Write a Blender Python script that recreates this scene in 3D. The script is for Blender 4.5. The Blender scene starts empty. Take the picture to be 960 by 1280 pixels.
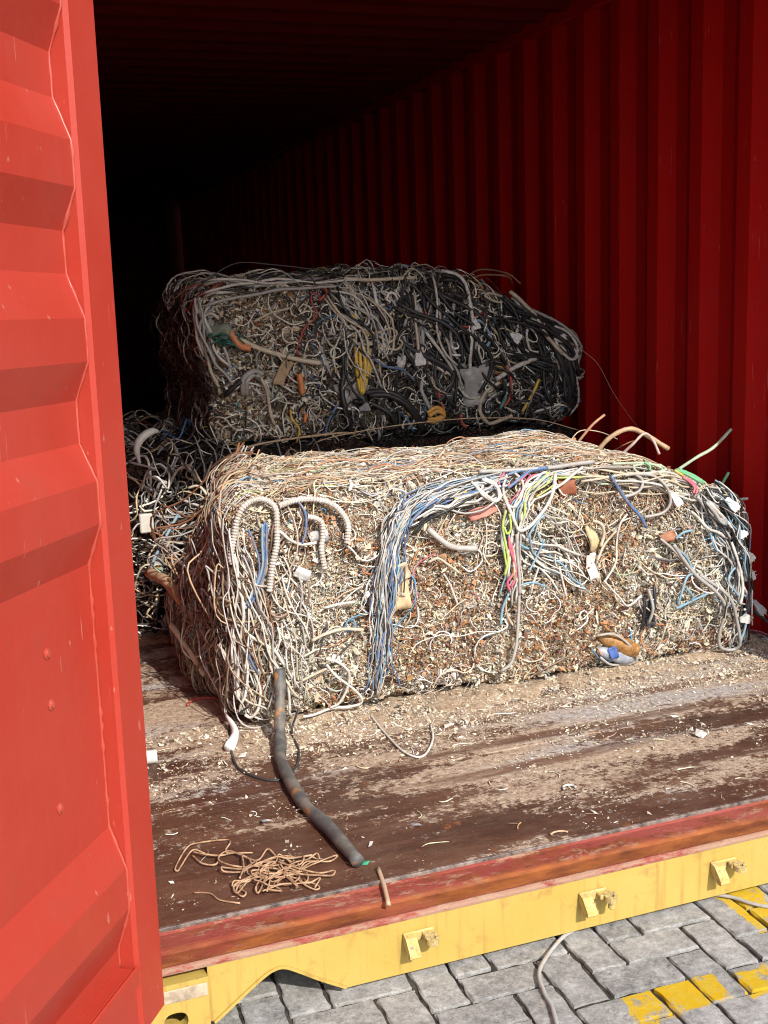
import bpy, math, random
import numpy as np
from mathutils import Matrix, Vector

rad = math.radians
SC = bpy.context.scene
COL = SC.collection

# ------------------------------------------------------------------ camera
def cam_axes(yaw, pitch, roll):
    cy, sy, cp, sp = math.cos(yaw), math.sin(yaw), math.cos(pitch), math.sin(pitch)
    f = Vector((sy*cp, cy*cp, -sp)); r = Vector((cy, -sy, 0)); d = f.cross(r)
    return r*math.cos(roll)+d*math.sin(roll), -r*math.sin(roll)+d*math.cos(roll), f
cd = bpy.data.cameras.new('camera'); cam = bpy.data.objects.new('camera', cd); COL.objects.link(cam)
r_, d_, f_ = cam_axes(rad(19.6), rad(10.9), rad(2.2))
m = Matrix.Identity(4)
for i in range(3):
    m[i][0], m[i][1], m[i][2] = r_[i], -d_[i], -f_[i]
m.translation = (-.205, -2.04, 1.244)
cam.matrix_world = m
cd.sensor_fit = 'HORIZONTAL'; cd.sensor_width = 36; cd.lens = 1435/960*36
cd.clip_start = .05; cd.clip_end = 1000
SC.camera = cam

# ------------------------------------------------------------------ sky, sun, exposure
SUN_EL, SUN_AZ = rad(38), rad(10)         # azimuth measured to the right of straight into the container
w = bpy.data.worlds.new('World'); SC.world = w; w.use_nodes = True
nt = w.node_tree; nt.nodes.clear()
sky = nt.nodes.new('ShaderNodeTexSky'); sky.sky_type = 'NISHITA'; sky.sun_disc = False
sky.dust_density = 1.2; sky.sun_elevation = SUN_EL; sky.sun_rotation = math.pi - SUN_AZ
bg = nt.nodes.new('ShaderNodeBackground'); bg.inputs[1].default_value = .15
wo = nt.nodes.new('ShaderNodeOutputWorld')
nt.links.new(sky.outputs[0], bg.inputs[0]); nt.links.new(bg.outputs[0], wo.inputs[0])
sl = bpy.data.lights.new('sun', 'SUN'); sl.energy = 3.3; sl.angle = rad(.55); sl.color = (1, .955, .88)
so = bpy.data.objects.new('sun', sl); COL.objects.link(so)
to_sun = Vector((math.sin(SUN_AZ)*math.cos(SUN_EL), -math.cos(SUN_AZ)*math.cos(SUN_EL), math.sin(SUN_EL)))
so.rotation_euler = to_sun.to_track_quat('Z', 'Y').to_euler(); so.location = to_sun*20
vs = SC.view_settings; vs.view_transform = 'Standard'; vs.look = 'None'; vs.exposure = .86; vs.gamma = 1; vs.use_curve_mapping = False
SC.cycles.use_denoising = True; SC.render.filter_size = 1.05; SC.cycles.filter_width = 1.05
SC.cycles.max_bounces = 6; SC.cycles.diffuse_bounces = 3; SC.cycles.glossy_bounces = 2; SC.cycles.use_adaptive_sampling = True; SC.cycles.adaptive_threshold = .015

rng = np.random.default_rng(7)
random.seed(7)

# measured positions in metres
B1F=[
('conduit', 'conduit', 0.0105, 0.022, [(0.438, 0.507), (0.43, 0.529), (0.445, 0.582), (0.461, 0.633), (0.484, 0.671), (0.524, 0.693), (0.557, 0.68), (0.574, 0.65), (0.571, 0.602), (0.566, 0.555), (0.551, 0.498), (0.539, 0.421)]),
('conduit', 'conduit', 0.0105, 0.02, [(0.584, 0.661), (0.634, 0.678), (0.693, 0.672), (0.737, 0.653), (0.77, 0.62), (0.781, 0.585), (0.774, 0.536)]),
('conduit', 'conduit', 0.0095, 0.018, [(0.666, 0.621), (0.69, 0.614), (0.707, 0.598), (0.707, 0.559), (0.7, 0.525), (0.707, 0.465)]),
('cable', 'blue', 0.0045, 0.02, [(0.539, 0.62), (0.532, 0.582), (0.531, 0.534), (0.526, 0.487), (0.506, 0.44), (0.476, 0.385)]),
('cable', 'blue', 0.0045, 0.024, [(0.543, 0.62), (0.538, 0.563), (0.531, 0.496), (0.511, 0.435), (0.481, 0.38)]),
('cable', 'lightblue', 0.004, 0.022, [(0.531, 0.616), (0.527, 0.564), (0.523, 0.497), (0.501, 0.436), (0.474, 0.388)]),
('cable', 'blue', 0.0045, 0.02, [(0.624, 0.674), (0.646, 0.667), (0.661, 0.627), (0.656, 0.579), (0.644, 0.546)]),
('cable', 'white', 0.0055, 0.018, [(0.578, 0.592), (0.608, 0.562), (0.642, 0.544), (0.686, 0.544)]),
('cable', 'white', 0.0055, 0.018, [(0.442, 0.535), (0.452, 0.495), (0.455, 0.432), (0.471, 0.376)]),
('cable', 'white', 0.006, 0.018, [(0.386, 0.104), (0.373, 0.166), (0.37, 0.219), (0.383, 0.283), (0.406, 0.321), (0.438, 0.328), (0.468, 0.3), (0.513, 0.267), (0.547, 0.241), (0.571, 0.195)]),
('cable', 'white', 0.006, 0.022, [(0.463, 0.413), (0.463, 0.354), (0.447, 0.291), (0.428, 0.223), (0.41, 0.166), (0.4, 0.101)]),
('cable', 'white', 0.006, 0.018, [(0.403, 0.101), (0.395, 0.156), (0.404, 0.208), (0.407, 0.297)]),
('cable', 'white', 0.005, 0.018, [(0.4, 0.053), (0.42, 0.086), (0.445, 0.118), (0.46, 0.176), (0.467, 0.241)]),
('cable', 'white', 0.005, 0.02, [(0.475, 0.222), (0.489, 0.172), (0.499, 0.128), (0.49, 0.075), (0.464, 0.042), (0.435, 0.047)]),
('cable', 'cream', 0.006, 0.018, [(0.656, 0.259), (0.693, 0.275), (0.748, 0.282), (0.813, 0.27)]),
('cable', 'white', 0.005, 0.022, [(0.692, 0.202), (0.731, 0.184), (0.761, 0.148), (0.758, 0.093), (0.737, 0.046), (0.711, 0.019)]),
('cable', 'white', 0.005, 0.022, [(0.694, 0.183), (0.723, 0.142), (0.771, 0.097), (0.801, 0.061), (0.806, 0.029), (0.773, 0.012), (0.736, 0.015), (0.704, -0.004), (0.66, -0.016), (0.624, -0.0)]),
('cable', 'cream', 0.005, 0.018, [(0.7, 0.17), (0.656, 0.152), (0.619, 0.139)]),
('cable', 'white', 0.005, 0.018, [(0.577, 0.146), (0.58, 0.084), (0.581, 0.047), (0.593, -0.004)]),
('cable', 'white', 0.005, 0.018, [(0.703, 0.349), (0.746, 0.355), (0.792, 0.357)]),
('cable', 'greytube', 0.011, 0.02, [(1.03, 0.549), (1.069, 0.511), (1.111, 0.484), (1.187, 0.47)]),
('cable', 'cream', 0.005, 0.016, [(1.029, 0.447), (1.056, 0.457), (1.088, 0.435), (1.136, 0.396)]),
('cable', 'white', 0.004, 0.016, [(1.076, 0.406), (1.102, 0.366), (1.122, 0.306)]),
('cable', 'white', 0.006, 0.024, [(1.182, 0.67), (1.202, 0.633), (1.241, 0.614), (1.258, 0.627), (1.247, 0.659), (1.215, 0.677)]),
('cable', 'white', 0.006, 0.024, [(1.175, 0.674), (1.207, 0.635), (1.24, 0.614), (1.262, 0.625), (1.251, 0.651), (1.208, 0.676)]),
('cable', 'white', 0.0065, 0.026, [(1.273, 0.624), (1.294, 0.57), (1.316, 0.519), (1.344, 0.524), (1.379, 0.551), (1.414, 0.584), (1.437, 0.624), (1.455, 0.674)]),
('cable', 'white', 0.0055, 0.024, [(1.431, 0.629), (1.477, 0.641), (1.524, 0.668), (1.559, 0.691)]),
('cable', 'white', 0.005, 0.022, [(1.319, 0.701), (1.341, 0.658), (1.332, 0.618), (1.306, 0.59), (1.284, 0.602), (1.276, 0.644), (1.297, 0.688)]),
('cable', 'lime', 0.005, 0.022, [(1.278, 0.582), (1.268, 0.532), (1.278, 0.468), (1.283, 0.426), (1.271, 0.38)]),
('cable', 'lime', 0.005, 0.024, [(1.289, 0.571), (1.293, 0.524), (1.282, 0.509), (1.271, 0.531)]),
('cable', 'lime', 0.004, 0.02, [(1.271, 0.511), (1.272, 0.458), (1.28, 0.395)]),
('cable', 'pink', 0.005, 0.024, [(1.287, 0.498), (1.289, 0.462), (1.303, 0.418), (1.305, 0.376), (1.29, 0.341)]),
('cable', 'pink', 0.005, 0.022, [(1.293, 0.482), (1.3, 0.434), (1.299, 0.387), (1.279, 0.358), (1.287, 0.331)]),
('cable', 'grey', 0.006, 0.026, [(1.31, 0.506), (1.312, 0.443), (1.316, 0.369), (1.318, 0.316)]),
('cable', 'grey', 0.006, 0.022, [(1.315, 0.367), (1.32, 0.303), (1.313, 0.221), (1.305, 0.157), (1.286, 0.101), (1.255, 0.077)]),
('cable', 'lightblue', 0.0045, 0.018, [(1.287, 0.32), (1.269, 0.278), (1.258, 0.222)]),
('cable', 'pink', 0.004, 0.022, [(1.263, 0.655), (1.268, 0.67), (1.291, 0.699)]),
('cable', 'pink', 0.004, 0.026, [(1.29, 0.648), (1.335, 0.664), (1.369, 0.687), (1.392, 0.697)]),
('cable', 'blue', 0.006, 0.026, [(1.29, 0.643), (1.33, 0.665), (1.375, 0.691), (1.432, 0.694)]),
('cable', 'blue', 0.006, 0.022, [(1.297, 0.688), (1.347, 0.699), (1.392, 0.692), (1.438, 0.696)]),
('cable', 'lightblue', 0.005, 0.024, [(1.319, 0.666), (1.347, 0.673), (1.364, 0.692)]),
('cable', 'lightblue', 0.004, 0.022, [(1.406, 0.48), (1.389, 0.435), (1.365, 0.4), (1.353, 0.386)]),
('cable', 'lightblue', 0.004, 0.022, [(1.35, 0.502), (1.366, 0.448), (1.383, 0.425)]),
('cable', 'lightblue', 0.004, 0.02, [(1.344, 0.492), (1.384, 0.54), (1.413, 0.558)]),
('cable', 'lightblue', 0.004, 0.02, [(1.31, 0.486), (1.337, 0.462), (1.354, 0.454)]),
('cable', 'lime', 0.003, 0.022, [(1.369, 0.635), (1.403, 0.658), (1.438, 0.68)]),
('cable', 'lime', 0.003, 0.022, [(1.374, 0.627), (1.414, 0.641), (1.443, 0.664)]),
('cable', 'lime', 0.003, 0.022, [(1.38, 0.613), (1.42, 0.63), (1.449, 0.643)]),
('cable', 'blue', 0.0065, 0.024, [(1.648, 0.649), (1.684, 0.6), (1.72, 0.554), (1.757, 0.512), (1.781, 0.472)]),
('cable', 'grey', 0.008, 0.024, [(1.209, 0.714), (1.291, 0.71), (1.392, 0.697), (1.461, 0.699), (1.524, 0.712), (1.606, 0.718)]),
('cable', 'white', 0.005, 0.02, [(1.435, 0.472), (1.475, 0.441), (1.546, 0.406)]),
('cable', 'white', 0.004, 0.02, [(1.389, 0.437), (1.446, 0.431), (1.481, 0.414)]),
('cable', 'white', 0.004, 0.02, [(1.711, 0.523), (1.684, 0.493), (1.675, 0.435), (1.669, 0.37), (1.629, 0.315)]),
('cable', 'cream', 0.006, 0.02, [(1.588, 0.514), (1.618, 0.5), (1.632, 0.466), (1.623, 0.424)]),
('cable', 'cream', 0.005, 0.02, [(1.672, 0.473), (1.635, 0.428), (1.605, 0.383)]),
('cable', 'white', 0.004, 0.02, [(1.388, 0.392), (1.364, 0.342), (1.361, 0.311)]),
('cable', 'white', 0.004, 0.02, [(1.394, 0.386), (1.428, 0.35), (1.462, 0.298)]),
('cable', 'white', 0.004, 0.02, [(1.463, 0.384), (1.474, 0.329), (1.486, 0.284)]),
('cable', 'lightblue', 0.004, 0.02, [(1.313, 0.343), (1.364, 0.348), (1.416, 0.325)]),
('cable', 'grey', 0.006, 0.022, [(1.704, 0.647), (1.753, 0.648), (1.814, 0.635), (1.853, 0.595), (1.867, 0.545), (1.842, 0.513), (1.776, 0.505)]),
('cable', 'grey', 0.006, 0.02, [(1.737, 0.654), (1.77, 0.627), (1.764, 0.598), (1.737, 0.582), (1.682, 0.577)]),
('cable', 'pale_green', 0.005, 0.02, [(1.672, 0.702), (1.736, 0.704), (1.791, 0.707), (1.841, 0.688), (1.852, 0.658), (1.813, 0.647), (1.764, 0.651), (1.747, 0.682), (1.786, 0.697)]),
('cable', 'pale_green', 0.005, 0.022, [(1.813, 0.697), (1.857, 0.691), (1.863, 0.662), (1.83, 0.641)]),
('cable', 'green', 0.005, 0.024, [(1.794, 0.706), (1.808, 0.681), (1.802, 0.658)]),
('cable', 'green', 0.006, 0.026, [(1.919, 0.691), (1.953, 0.664), (1.982, 0.632), (2.011, 0.605)]),
('cable', 'green', 0.006, 0.03, [(1.93, 0.692), (1.97, 0.662), (1.999, 0.625), (2.017, 0.607)]),
('cable', 'green', 0.006, 0.03, [(1.947, 0.689), (1.982, 0.656), (2.005, 0.625)]),
('cable', 'yellow', 0.005, 0.024, [(1.911, 0.682), (1.922, 0.662), (1.937, 0.646)]),
('cable', 'pink', 0.005, 0.024, [(1.931, 0.632), (1.954, 0.61), (1.969, 0.584), (1.96, 0.565)]),
('cable', 'pink', 0.005, 0.026, [(1.94, 0.631), (1.966, 0.604), (1.977, 0.578), (1.969, 0.562)]),
('cable', 'grey', 0.007, 0.03, [(1.972, 0.554), (2.007, 0.511), (2.031, 0.479), (2.043, 0.447)]),
('cable', 'white', 0.007, 0.03, [(2.018, 0.53), (2.054, 0.491), (2.09, 0.453), (2.114, 0.42)]),
('cable', 'grey', 0.007, 0.032, [(2.007, 0.531), (2.042, 0.488), (2.072, 0.439), (2.097, 0.406)]),
('cable', 'white', 0.006, 0.026, [(1.944, 0.508), (1.973, 0.485), (2.008, 0.446), (2.055, 0.426), (2.091, 0.402)]),
('cable', 'lightblue', 0.005, 0.022, [(1.888, 0.424), (1.911, 0.442), (1.945, 0.448)]),
('cable', 'lightblue', 0.005, 0.024, [(1.889, 0.394), (1.929, 0.36), (1.953, 0.322), (1.97, 0.289)]),
('cable', 'grey', 0.005, 0.022, [(1.832, 0.43), (1.877, 0.391), (1.929, 0.335), (1.965, 0.295)]),
('cable', 'white', 0.006, 0.026, [(2.103, 0.386), (2.116, 0.348), (2.129, 0.301), (2.135, 0.269)]),
('cable', 'grey', 0.007, 0.026, [(1.878, 0.407), (1.915, 0.357), (1.963, 0.296), (2.023, 0.242), (2.061, 0.194), (2.07, 0.155), (2.061, 0.08), (2.07, 0.036), (2.104, 0.002), (2.137, 0.007), (2.141, 0.045), (2.123, 0.12), (2.1, 0.185), (2.061, 0.232), (1.979, 0.294)]),
('cable', 'white', 0.006, 0.03, [(2.103, 0.389), (2.118, 0.338), (2.141, 0.274), (2.143, 0.222), (2.133, 0.176)]),
('cable', 'lightblue', 0.005, 0.024, [(1.885, 0.194), (1.927, 0.202), (1.959, 0.217), (1.999, 0.233)]),
('cable', 'lightblue', 0.005, 0.024, [(1.893, 0.202), (1.906, 0.252), (1.931, 0.295), (1.963, 0.3)]),
('cable', 'lightblue', 0.005, 0.024, [(1.921, 0.259), (1.948, 0.228), (1.946, 0.214)]),
('cable', 'lightblue', 0.005, 0.028, [(2.135, 0.31), (2.108, 0.292), (2.087, 0.262), (2.11, 0.226), (2.127, 0.205)]),
('cable', 'lightblue', 0.005, 0.028, [(2.143, 0.208), (2.179, 0.184), (2.167, 0.143), (2.157, 0.096), (2.141, 0.05), (2.147, 0.03)]),
('cable', 'white', 0.005, 0.03, [(2.148, 0.231), (2.171, 0.199), (2.172, 0.156), (2.15, 0.154)]),
('cable', 'grey', 0.005, 0.02, [(1.595, 0.142), (1.646, 0.142), (1.69, 0.116), (1.735, 0.069), (1.75, 0.026), (1.713, 0.007), (1.653, 0.033), (1.609, 0.067)]),
('cable', 'dark', 0.004, 0.02, [(1.764, 0.26), (1.764, 0.206), (1.757, 0.14)]),
('cable', 'grey', 0.006, 0.022, [(1.786, 0.27), (1.794, 0.209), (1.787, 0.156)]),
('cable', 'dark', 0.006, 0.018, [(1.809, 0.281), (1.805, 0.228), (1.802, 0.161)]),
('cable', 'white', 0.004, 0.02, [(1.624, 0.317), (1.675, 0.258), (1.705, 0.227), (1.757, 0.254)]),
]
B2F=[
('cable', 'orange', 0.016, 0.03, [(0.718, 1.132), (0.742, 1.099), (0.765, 1.063), (0.805, 1.051)]),
('cable', 'cream', 0.012, 0.03, [(0.766, 1.088), (0.826, 1.055), (0.928, 1.017), (1.033, 0.988), (1.108, 0.978)]),
('cable', 'orange', 0.014, 0.03, [(0.988, 0.944), (0.994, 0.903), (0.997, 0.867)]),
('cable', 'yellow', 0.006, 0.03, [(0.954, 0.808), (0.957, 0.771), (0.982, 0.738), (0.978, 0.66)]),
('cable', 'orange', 0.008, 0.03, [(1.012, 0.788), (1.005, 0.757)]),
('cable', 'cream', 0.008, 0.026, [(0.84, 0.943), (0.863, 0.891), (0.874, 0.808), (0.887, 0.756)]),
('cable', 'grey', 0.012, 0.03, [(0.784, 0.876), (0.782, 0.926), (0.809, 0.95), (0.84, 0.943)]),
('cable', 'grey', 0.012, 0.034, [(0.769, 0.877), (0.767, 0.937), (0.81, 0.965), (0.851, 0.952)]),
('cable', 'cream', 0.006, 0.02, [(0.832, 1.149), (0.896, 1.176), (0.98, 1.193)]),
('cable', 'white', 0.009, 0.03, [(0.596, 1.252), (0.608, 1.213), (0.616, 1.188)]),
('cable', 'white', 0.006, 0.03, [(0.616, 1.115), (0.63, 1.163), (0.671, 1.186), (0.7, 1.165)]),
('cable', 'dark', 0.012, 0.03, [(0.702, 0.881), (0.756, 0.928), (0.82, 0.954)]),
('cable', 'dark', 0.014, 0.034, [(1.165, 1.037), (1.167, 0.954), (1.152, 0.872), (1.164, 0.788), (1.204, 0.69)]),
('cable', 'blue', 0.006, 0.03, [(1.083, 0.688), (1.097, 0.761), (1.133, 0.821)]),
('cable', 'red', 0.006, 0.03, [(1.081, 1.304), (1.112, 1.283), (1.121, 1.243), (1.088, 1.214)]),
('cable', 'cream', 0.008, 0.03, [(0.942, 1.259), (0.933, 1.289), (0.955, 1.298), (0.975, 1.278), (0.952, 1.249)]),
('cable', 'yellow', 0.012, 0.03, [(1.209, 1.158), (1.235, 1.116), (1.277, 1.083), (1.31, 1.082)]),
('cable', 'yellow', 0.009, 0.03, [(1.22, 1.034), (1.215, 0.972), (1.224, 0.888), (1.234, 0.856)]),
('cable', 'yellow', 0.009, 0.036, [(1.233, 1.036), (1.23, 0.972), (1.231, 0.888), (1.234, 0.851)]),
('cable', 'yellow', 0.009, 0.04, [(1.247, 1.035), (1.248, 0.971), (1.243, 0.908), (1.236, 0.854)]),
('cable', 'yellow', 0.009, 0.036, [(1.262, 1.032), (1.263, 0.97), (1.254, 0.908), (1.238, 0.856)]),
('cable', 'yellow', 0.009, 0.03, [(1.272, 1.026), (1.277, 0.969), (1.263, 0.917), (1.241, 0.861)]),
('cable', 'cream', 0.006, 0.04, [(1.211, 1.076), (1.245, 1.095), (1.288, 1.083), (1.281, 1.052), (1.231, 1.044), (1.21, 1.066)]),
('cable', 'cream', 0.006, 0.044, [(1.217, 1.086), (1.256, 1.1), (1.299, 1.072), (1.275, 1.042), (1.226, 1.05)]),
('cable', 'cream', 0.006, 0.04, [(1.299, 1.082), (1.356, 1.1), (1.388, 1.078), (1.354, 1.048), (1.31, 1.071)]),
('cable', 'cream', 0.006, 0.036, [(1.309, 1.04), (1.375, 1.016), (1.41, 1.045), (1.354, 1.069)]),
('cable', 'blue', 0.006, 0.04, [(1.31, 1.082), (1.286, 1.031), (1.284, 0.989), (1.327, 0.956), (1.406, 0.935), (1.455, 0.89)]),
('cable', 'cream', 0.007, 0.036, [(1.484, 1.23), (1.469, 1.126), (1.477, 1.021), (1.471, 0.926)]),
('cable', 'cream', 0.006, 0.03, [(1.339, 1.245), (1.393, 1.192), (1.358, 1.152), (1.337, 1.184)]),
('cable', 'pinkwhite', 0.007, 0.034, [(1.494, 1.02), (1.509, 0.966), (1.555, 0.943), (1.6, 0.908)]),
('cable', 'dark', 0.014, 0.034, [(1.245, 0.856), (1.323, 0.856), (1.401, 0.824), (1.468, 0.755), (1.511, 0.666)]),
('cable', 'dark', 0.014, 0.038, [(1.267, 0.844), (1.345, 0.839), (1.423, 0.791), (1.478, 0.722), (1.493, 0.656)]),
('cable', 'dark', 0.012, 0.034, [(1.199, 0.827), (1.277, 0.811), (1.353, 0.764), (1.395, 0.664)]),
('cable', 'dark', 0.012, 0.034, [(1.636, 0.938), (1.623, 0.874), (1.586, 0.823), (1.55, 0.798)]),
('cable', 'dark', 0.012, 0.034, [(1.689, 1.138), (1.669, 1.054), (1.696, 0.988), (1.73, 0.922)]),
('cable', 'dark', 0.012, 0.036, [(1.713, 1.158), (1.687, 1.074), (1.72, 0.976), (1.754, 0.92)]),
('cable', 'dark', 0.02, 0.03, [(1.927, 1.139), (2.024, 1.102), (2.11, 1.043), (2.159, 0.919), (2.183, 0.806), (2.17, 0.694)]),
('cable', 'dark', 0.016, 0.034, [(2.073, 1.034), (2.121, 0.921), (2.158, 0.808), (2.163, 0.694)]),
('cable', 'blue', 0.007, 0.036, [(1.62, 1.162), (1.607, 1.131), (1.629, 1.088)]),
('cable', 'lightblue', 0.008, 0.036, [(1.7, 1.116), (1.747, 1.109), (1.77, 1.081), (1.787, 1.037), (1.756, 0.996)]),
('cable', 'white', 0.006, 0.036, [(1.745, 1.05), (1.732, 0.997), (1.755, 0.942), (1.759, 0.898)]),
('cable', 'white', 0.012, 0.045, [(1.807, 0.874), (1.899, 0.918), (1.997, 0.948)]),
('cable', 'white', 0.007, 0.04, [(1.926, 1.095), (1.907, 1.042), (1.924, 0.976), (1.972, 0.941), (1.997, 0.95)]),
('cable', 'white', 0.007, 0.04, [(1.987, 1.104), (1.956, 1.051), (1.973, 0.984), (2.01, 0.972)]),
('cable', 'white', 0.007, 0.05, [(2.098, 1.071), (2.16, 1.041), (2.185, 0.984), (2.159, 0.936), (2.109, 0.977), (2.091, 1.022)]),
('cable', 'white', 0.006, 0.05, [(2.085, 1.023), (2.147, 0.997), (2.184, 0.951), (2.146, 0.937), (2.097, 0.989)]),
('cable', 'grey', 0.006, 0.04, [(2.171, 0.896), (2.222, 0.837), (2.234, 0.746), (2.195, 0.681)]),
('cable', 'red', 0.007, 0.036, [(1.845, 0.948), (1.874, 0.881), (1.878, 0.803), (1.859, 0.761)]),
('cable', 'yellow', 0.008, 0.04, [(2.014, 0.861), (1.983, 0.808), (1.932, 0.739)]),
('cable', 'cream', 0.01, 0.036, [(1.825, 0.862), (1.764, 0.822), (1.744, 0.758), (1.785, 0.705), (1.858, 0.7), (1.895, 0.725)]),
('cable', 'teal', 0.008, 0.03, [(1.849, 0.871), (1.86, 0.805), (1.841, 0.751)]),
('cable', 'red', 0.009, 0.036, [(1.666, 0.741), (1.677, 0.697), (1.706, 0.656)]),
('cable', 'red', 0.007, 0.036, [(1.552, 0.846), (1.568, 0.802), (1.584, 0.769)]),
('cable', 'yelloworange', 0.01, 0.04, [(1.508, 0.763), (1.549, 0.777), (1.584, 0.758), (1.56, 0.738), (1.513, 0.741)]),
('cable', 'yelloworange', 0.01, 0.044, [(1.514, 0.752), (1.555, 0.765), (1.586, 0.747), (1.548, 0.726), (1.511, 0.736)]),
('cable', 'cream', 0.006, 0.036, [(1.558, 1.027), (1.583, 1.1), (1.608, 1.162)]),
('cable', 'cream', 0.008, 0.036, [(1.199, 1.291), (1.219, 1.249), (1.238, 1.198), (1.242, 1.157)]),
('cable', 'cream', 0.006, 0.036, [(1.868, 1.205), (1.808, 1.207), (1.773, 1.198), (1.832, 1.175), (1.88, 1.183)]),
('cable', 'cream', 0.009, 0.04, [(1.2, 1.311), (1.297, 1.298), (1.397, 1.3), (1.499, 1.312)]),
]
STRINGS=[[(0.195, 0.385), (0.171, 0.407), (0.134, 0.347), (0.124, 0.33), (0.121, 0.343), (0.161, 0.417), (0.195, 0.442), (0.254, 0.429), (0.257, 0.401), (0.242, 0.381), (0.245, 0.361), (0.295, 0.338)], [(0.166, 0.383), (0.179, 0.333), (0.206, 0.315), (0.224, 0.357), (0.246, 0.366), (0.268, 0.325), (0.297, 0.299), (0.329, 0.336), (0.339, 0.306), (0.349, 0.257), (0.367, 0.231)], [(0.169, 0.395), (0.191, 0.365), (0.223, 0.351), (0.257, 0.349), (0.277, 0.314), (0.276, 0.272), (0.253, 0.258), (0.216, 0.268), (0.212, 0.282), (0.226, 0.288), (0.259, 0.261), (0.296, 0.275), (0.319, 0.277), (0.341, 0.23), (0.364, 0.19), (0.404, 0.173), (0.428, 0.159), (0.435, 0.171), (0.407, 0.183), (0.37, 0.211), (0.333, 0.264)], [(0.219, 0.347), (0.215, 0.317), (0.235, 0.278), (0.272, 0.267), (0.309, 0.281), (0.338, 0.281), (0.363, 0.269), (0.413, 0.26)], [(0.318, 0.271), (0.291, 0.253), (0.243, 0.215), (0.223, 0.19), (0.23, 0.159), (0.24, 0.171), (0.234, 0.202), (0.26, 0.219), (0.307, 0.251)], [(0.317, 0.266), (0.288, 0.218), (0.264, 0.177), (0.262, 0.161), (0.271, 0.17), (0.303, 0.235)], [(0.322, 0.263), (0.274, 0.23), (0.224, 0.206), (0.222, 0.173), (0.253, 0.211)], [(0.33, 0.253), (0.333, 0.198), (0.34, 0.144), (0.346, 0.146), (0.34, 0.195), (0.334, 0.246)], [(0.379, 0.263), (0.375, 0.228), (0.396, 0.242), (0.445, 0.233), (0.468, 0.25), (0.428, 0.234), (0.372, 0.217), (0.362, 0.162), (0.379, 0.126), (0.391, 0.138), (0.369, 0.177)], [(0.345, 0.265), (0.359, 0.211), (0.358, 0.17), (0.376, 0.156), (0.401, 0.162), (0.38, 0.131)], [(0.309, 0.257), (0.3, 0.201), (0.279, 0.142)], [(0.268, 0.325), (0.258, 0.268), (0.238, 0.217)]]
SMALLSTRING=[(0.139, 0.223), (0.17, 0.206), (0.184, 0.17), (0.22, 0.14)]
PIPE=[(0.525, 0.942), (0.481, 0.779), (0.467, 0.529), (0.484, 0.37), (0.495, 0.186)]
LOOPWIRE=[(0.424, 1.152), (0.374, 0.884), (0.388, 0.774), (0.445, 0.703), (0.508, 0.751), (0.553, 0.861), (0.574, 1.012)]
FLOORWIRE=[(0.824, 1.047), (0.815, 0.897), (0.815, 0.738), (0.849, 0.686), (0.919, 0.783), (0.959, 0.897)]
PLUG=[(0.414, 1.135), (0.378, 0.953)]
TUBE=[(0.152, 0.972), (0.18, 0.971)]
STICK=[(0.532, 0.147), (0.521, 0.089), (0.507, 0.024)]
GWIRE=[(0.948, 0.022), (0.89, -0.005), (0.798, -0.086), (0.769, -0.159), (0.761, -0.207), (0.735, -0.283)]
GWIRE2=[(1.295, 0.027), (1.336, -0.007), (1.36, -0.048), (1.396, -0.087)]
MISC={'white_blob': (1.6, 0.492), 'hookwire': (1.11, 0.348), 'hook2': (0.968, 0.125), 'grey': (0.919, 1.06), 'red': (0.386, 1.356), 'clip': (0.357, 0.482), 'green': (0.518, 0.196), 'pebble1': (0.555, 0.273), 'pebble2': (0.687, 0.323), 'chip1': (0.103, 0.285), 'chip2': (0.279, 0.785), 'peb3': (1.43, 1.091), 'orange': (0.528, 0.616)}
PAINT=[[(0.906, -0.227), (1.125, -0.225), (1.116, -0.311), (0.881, -0.338)], [(1.148, -0.248), (1.27, -0.244), (1.212, -0.33), (1.141, -0.339)], [(1.308, 0.03), (1.442, 0.044), (1.366, -0.151), (1.308, -0.144)]]

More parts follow.
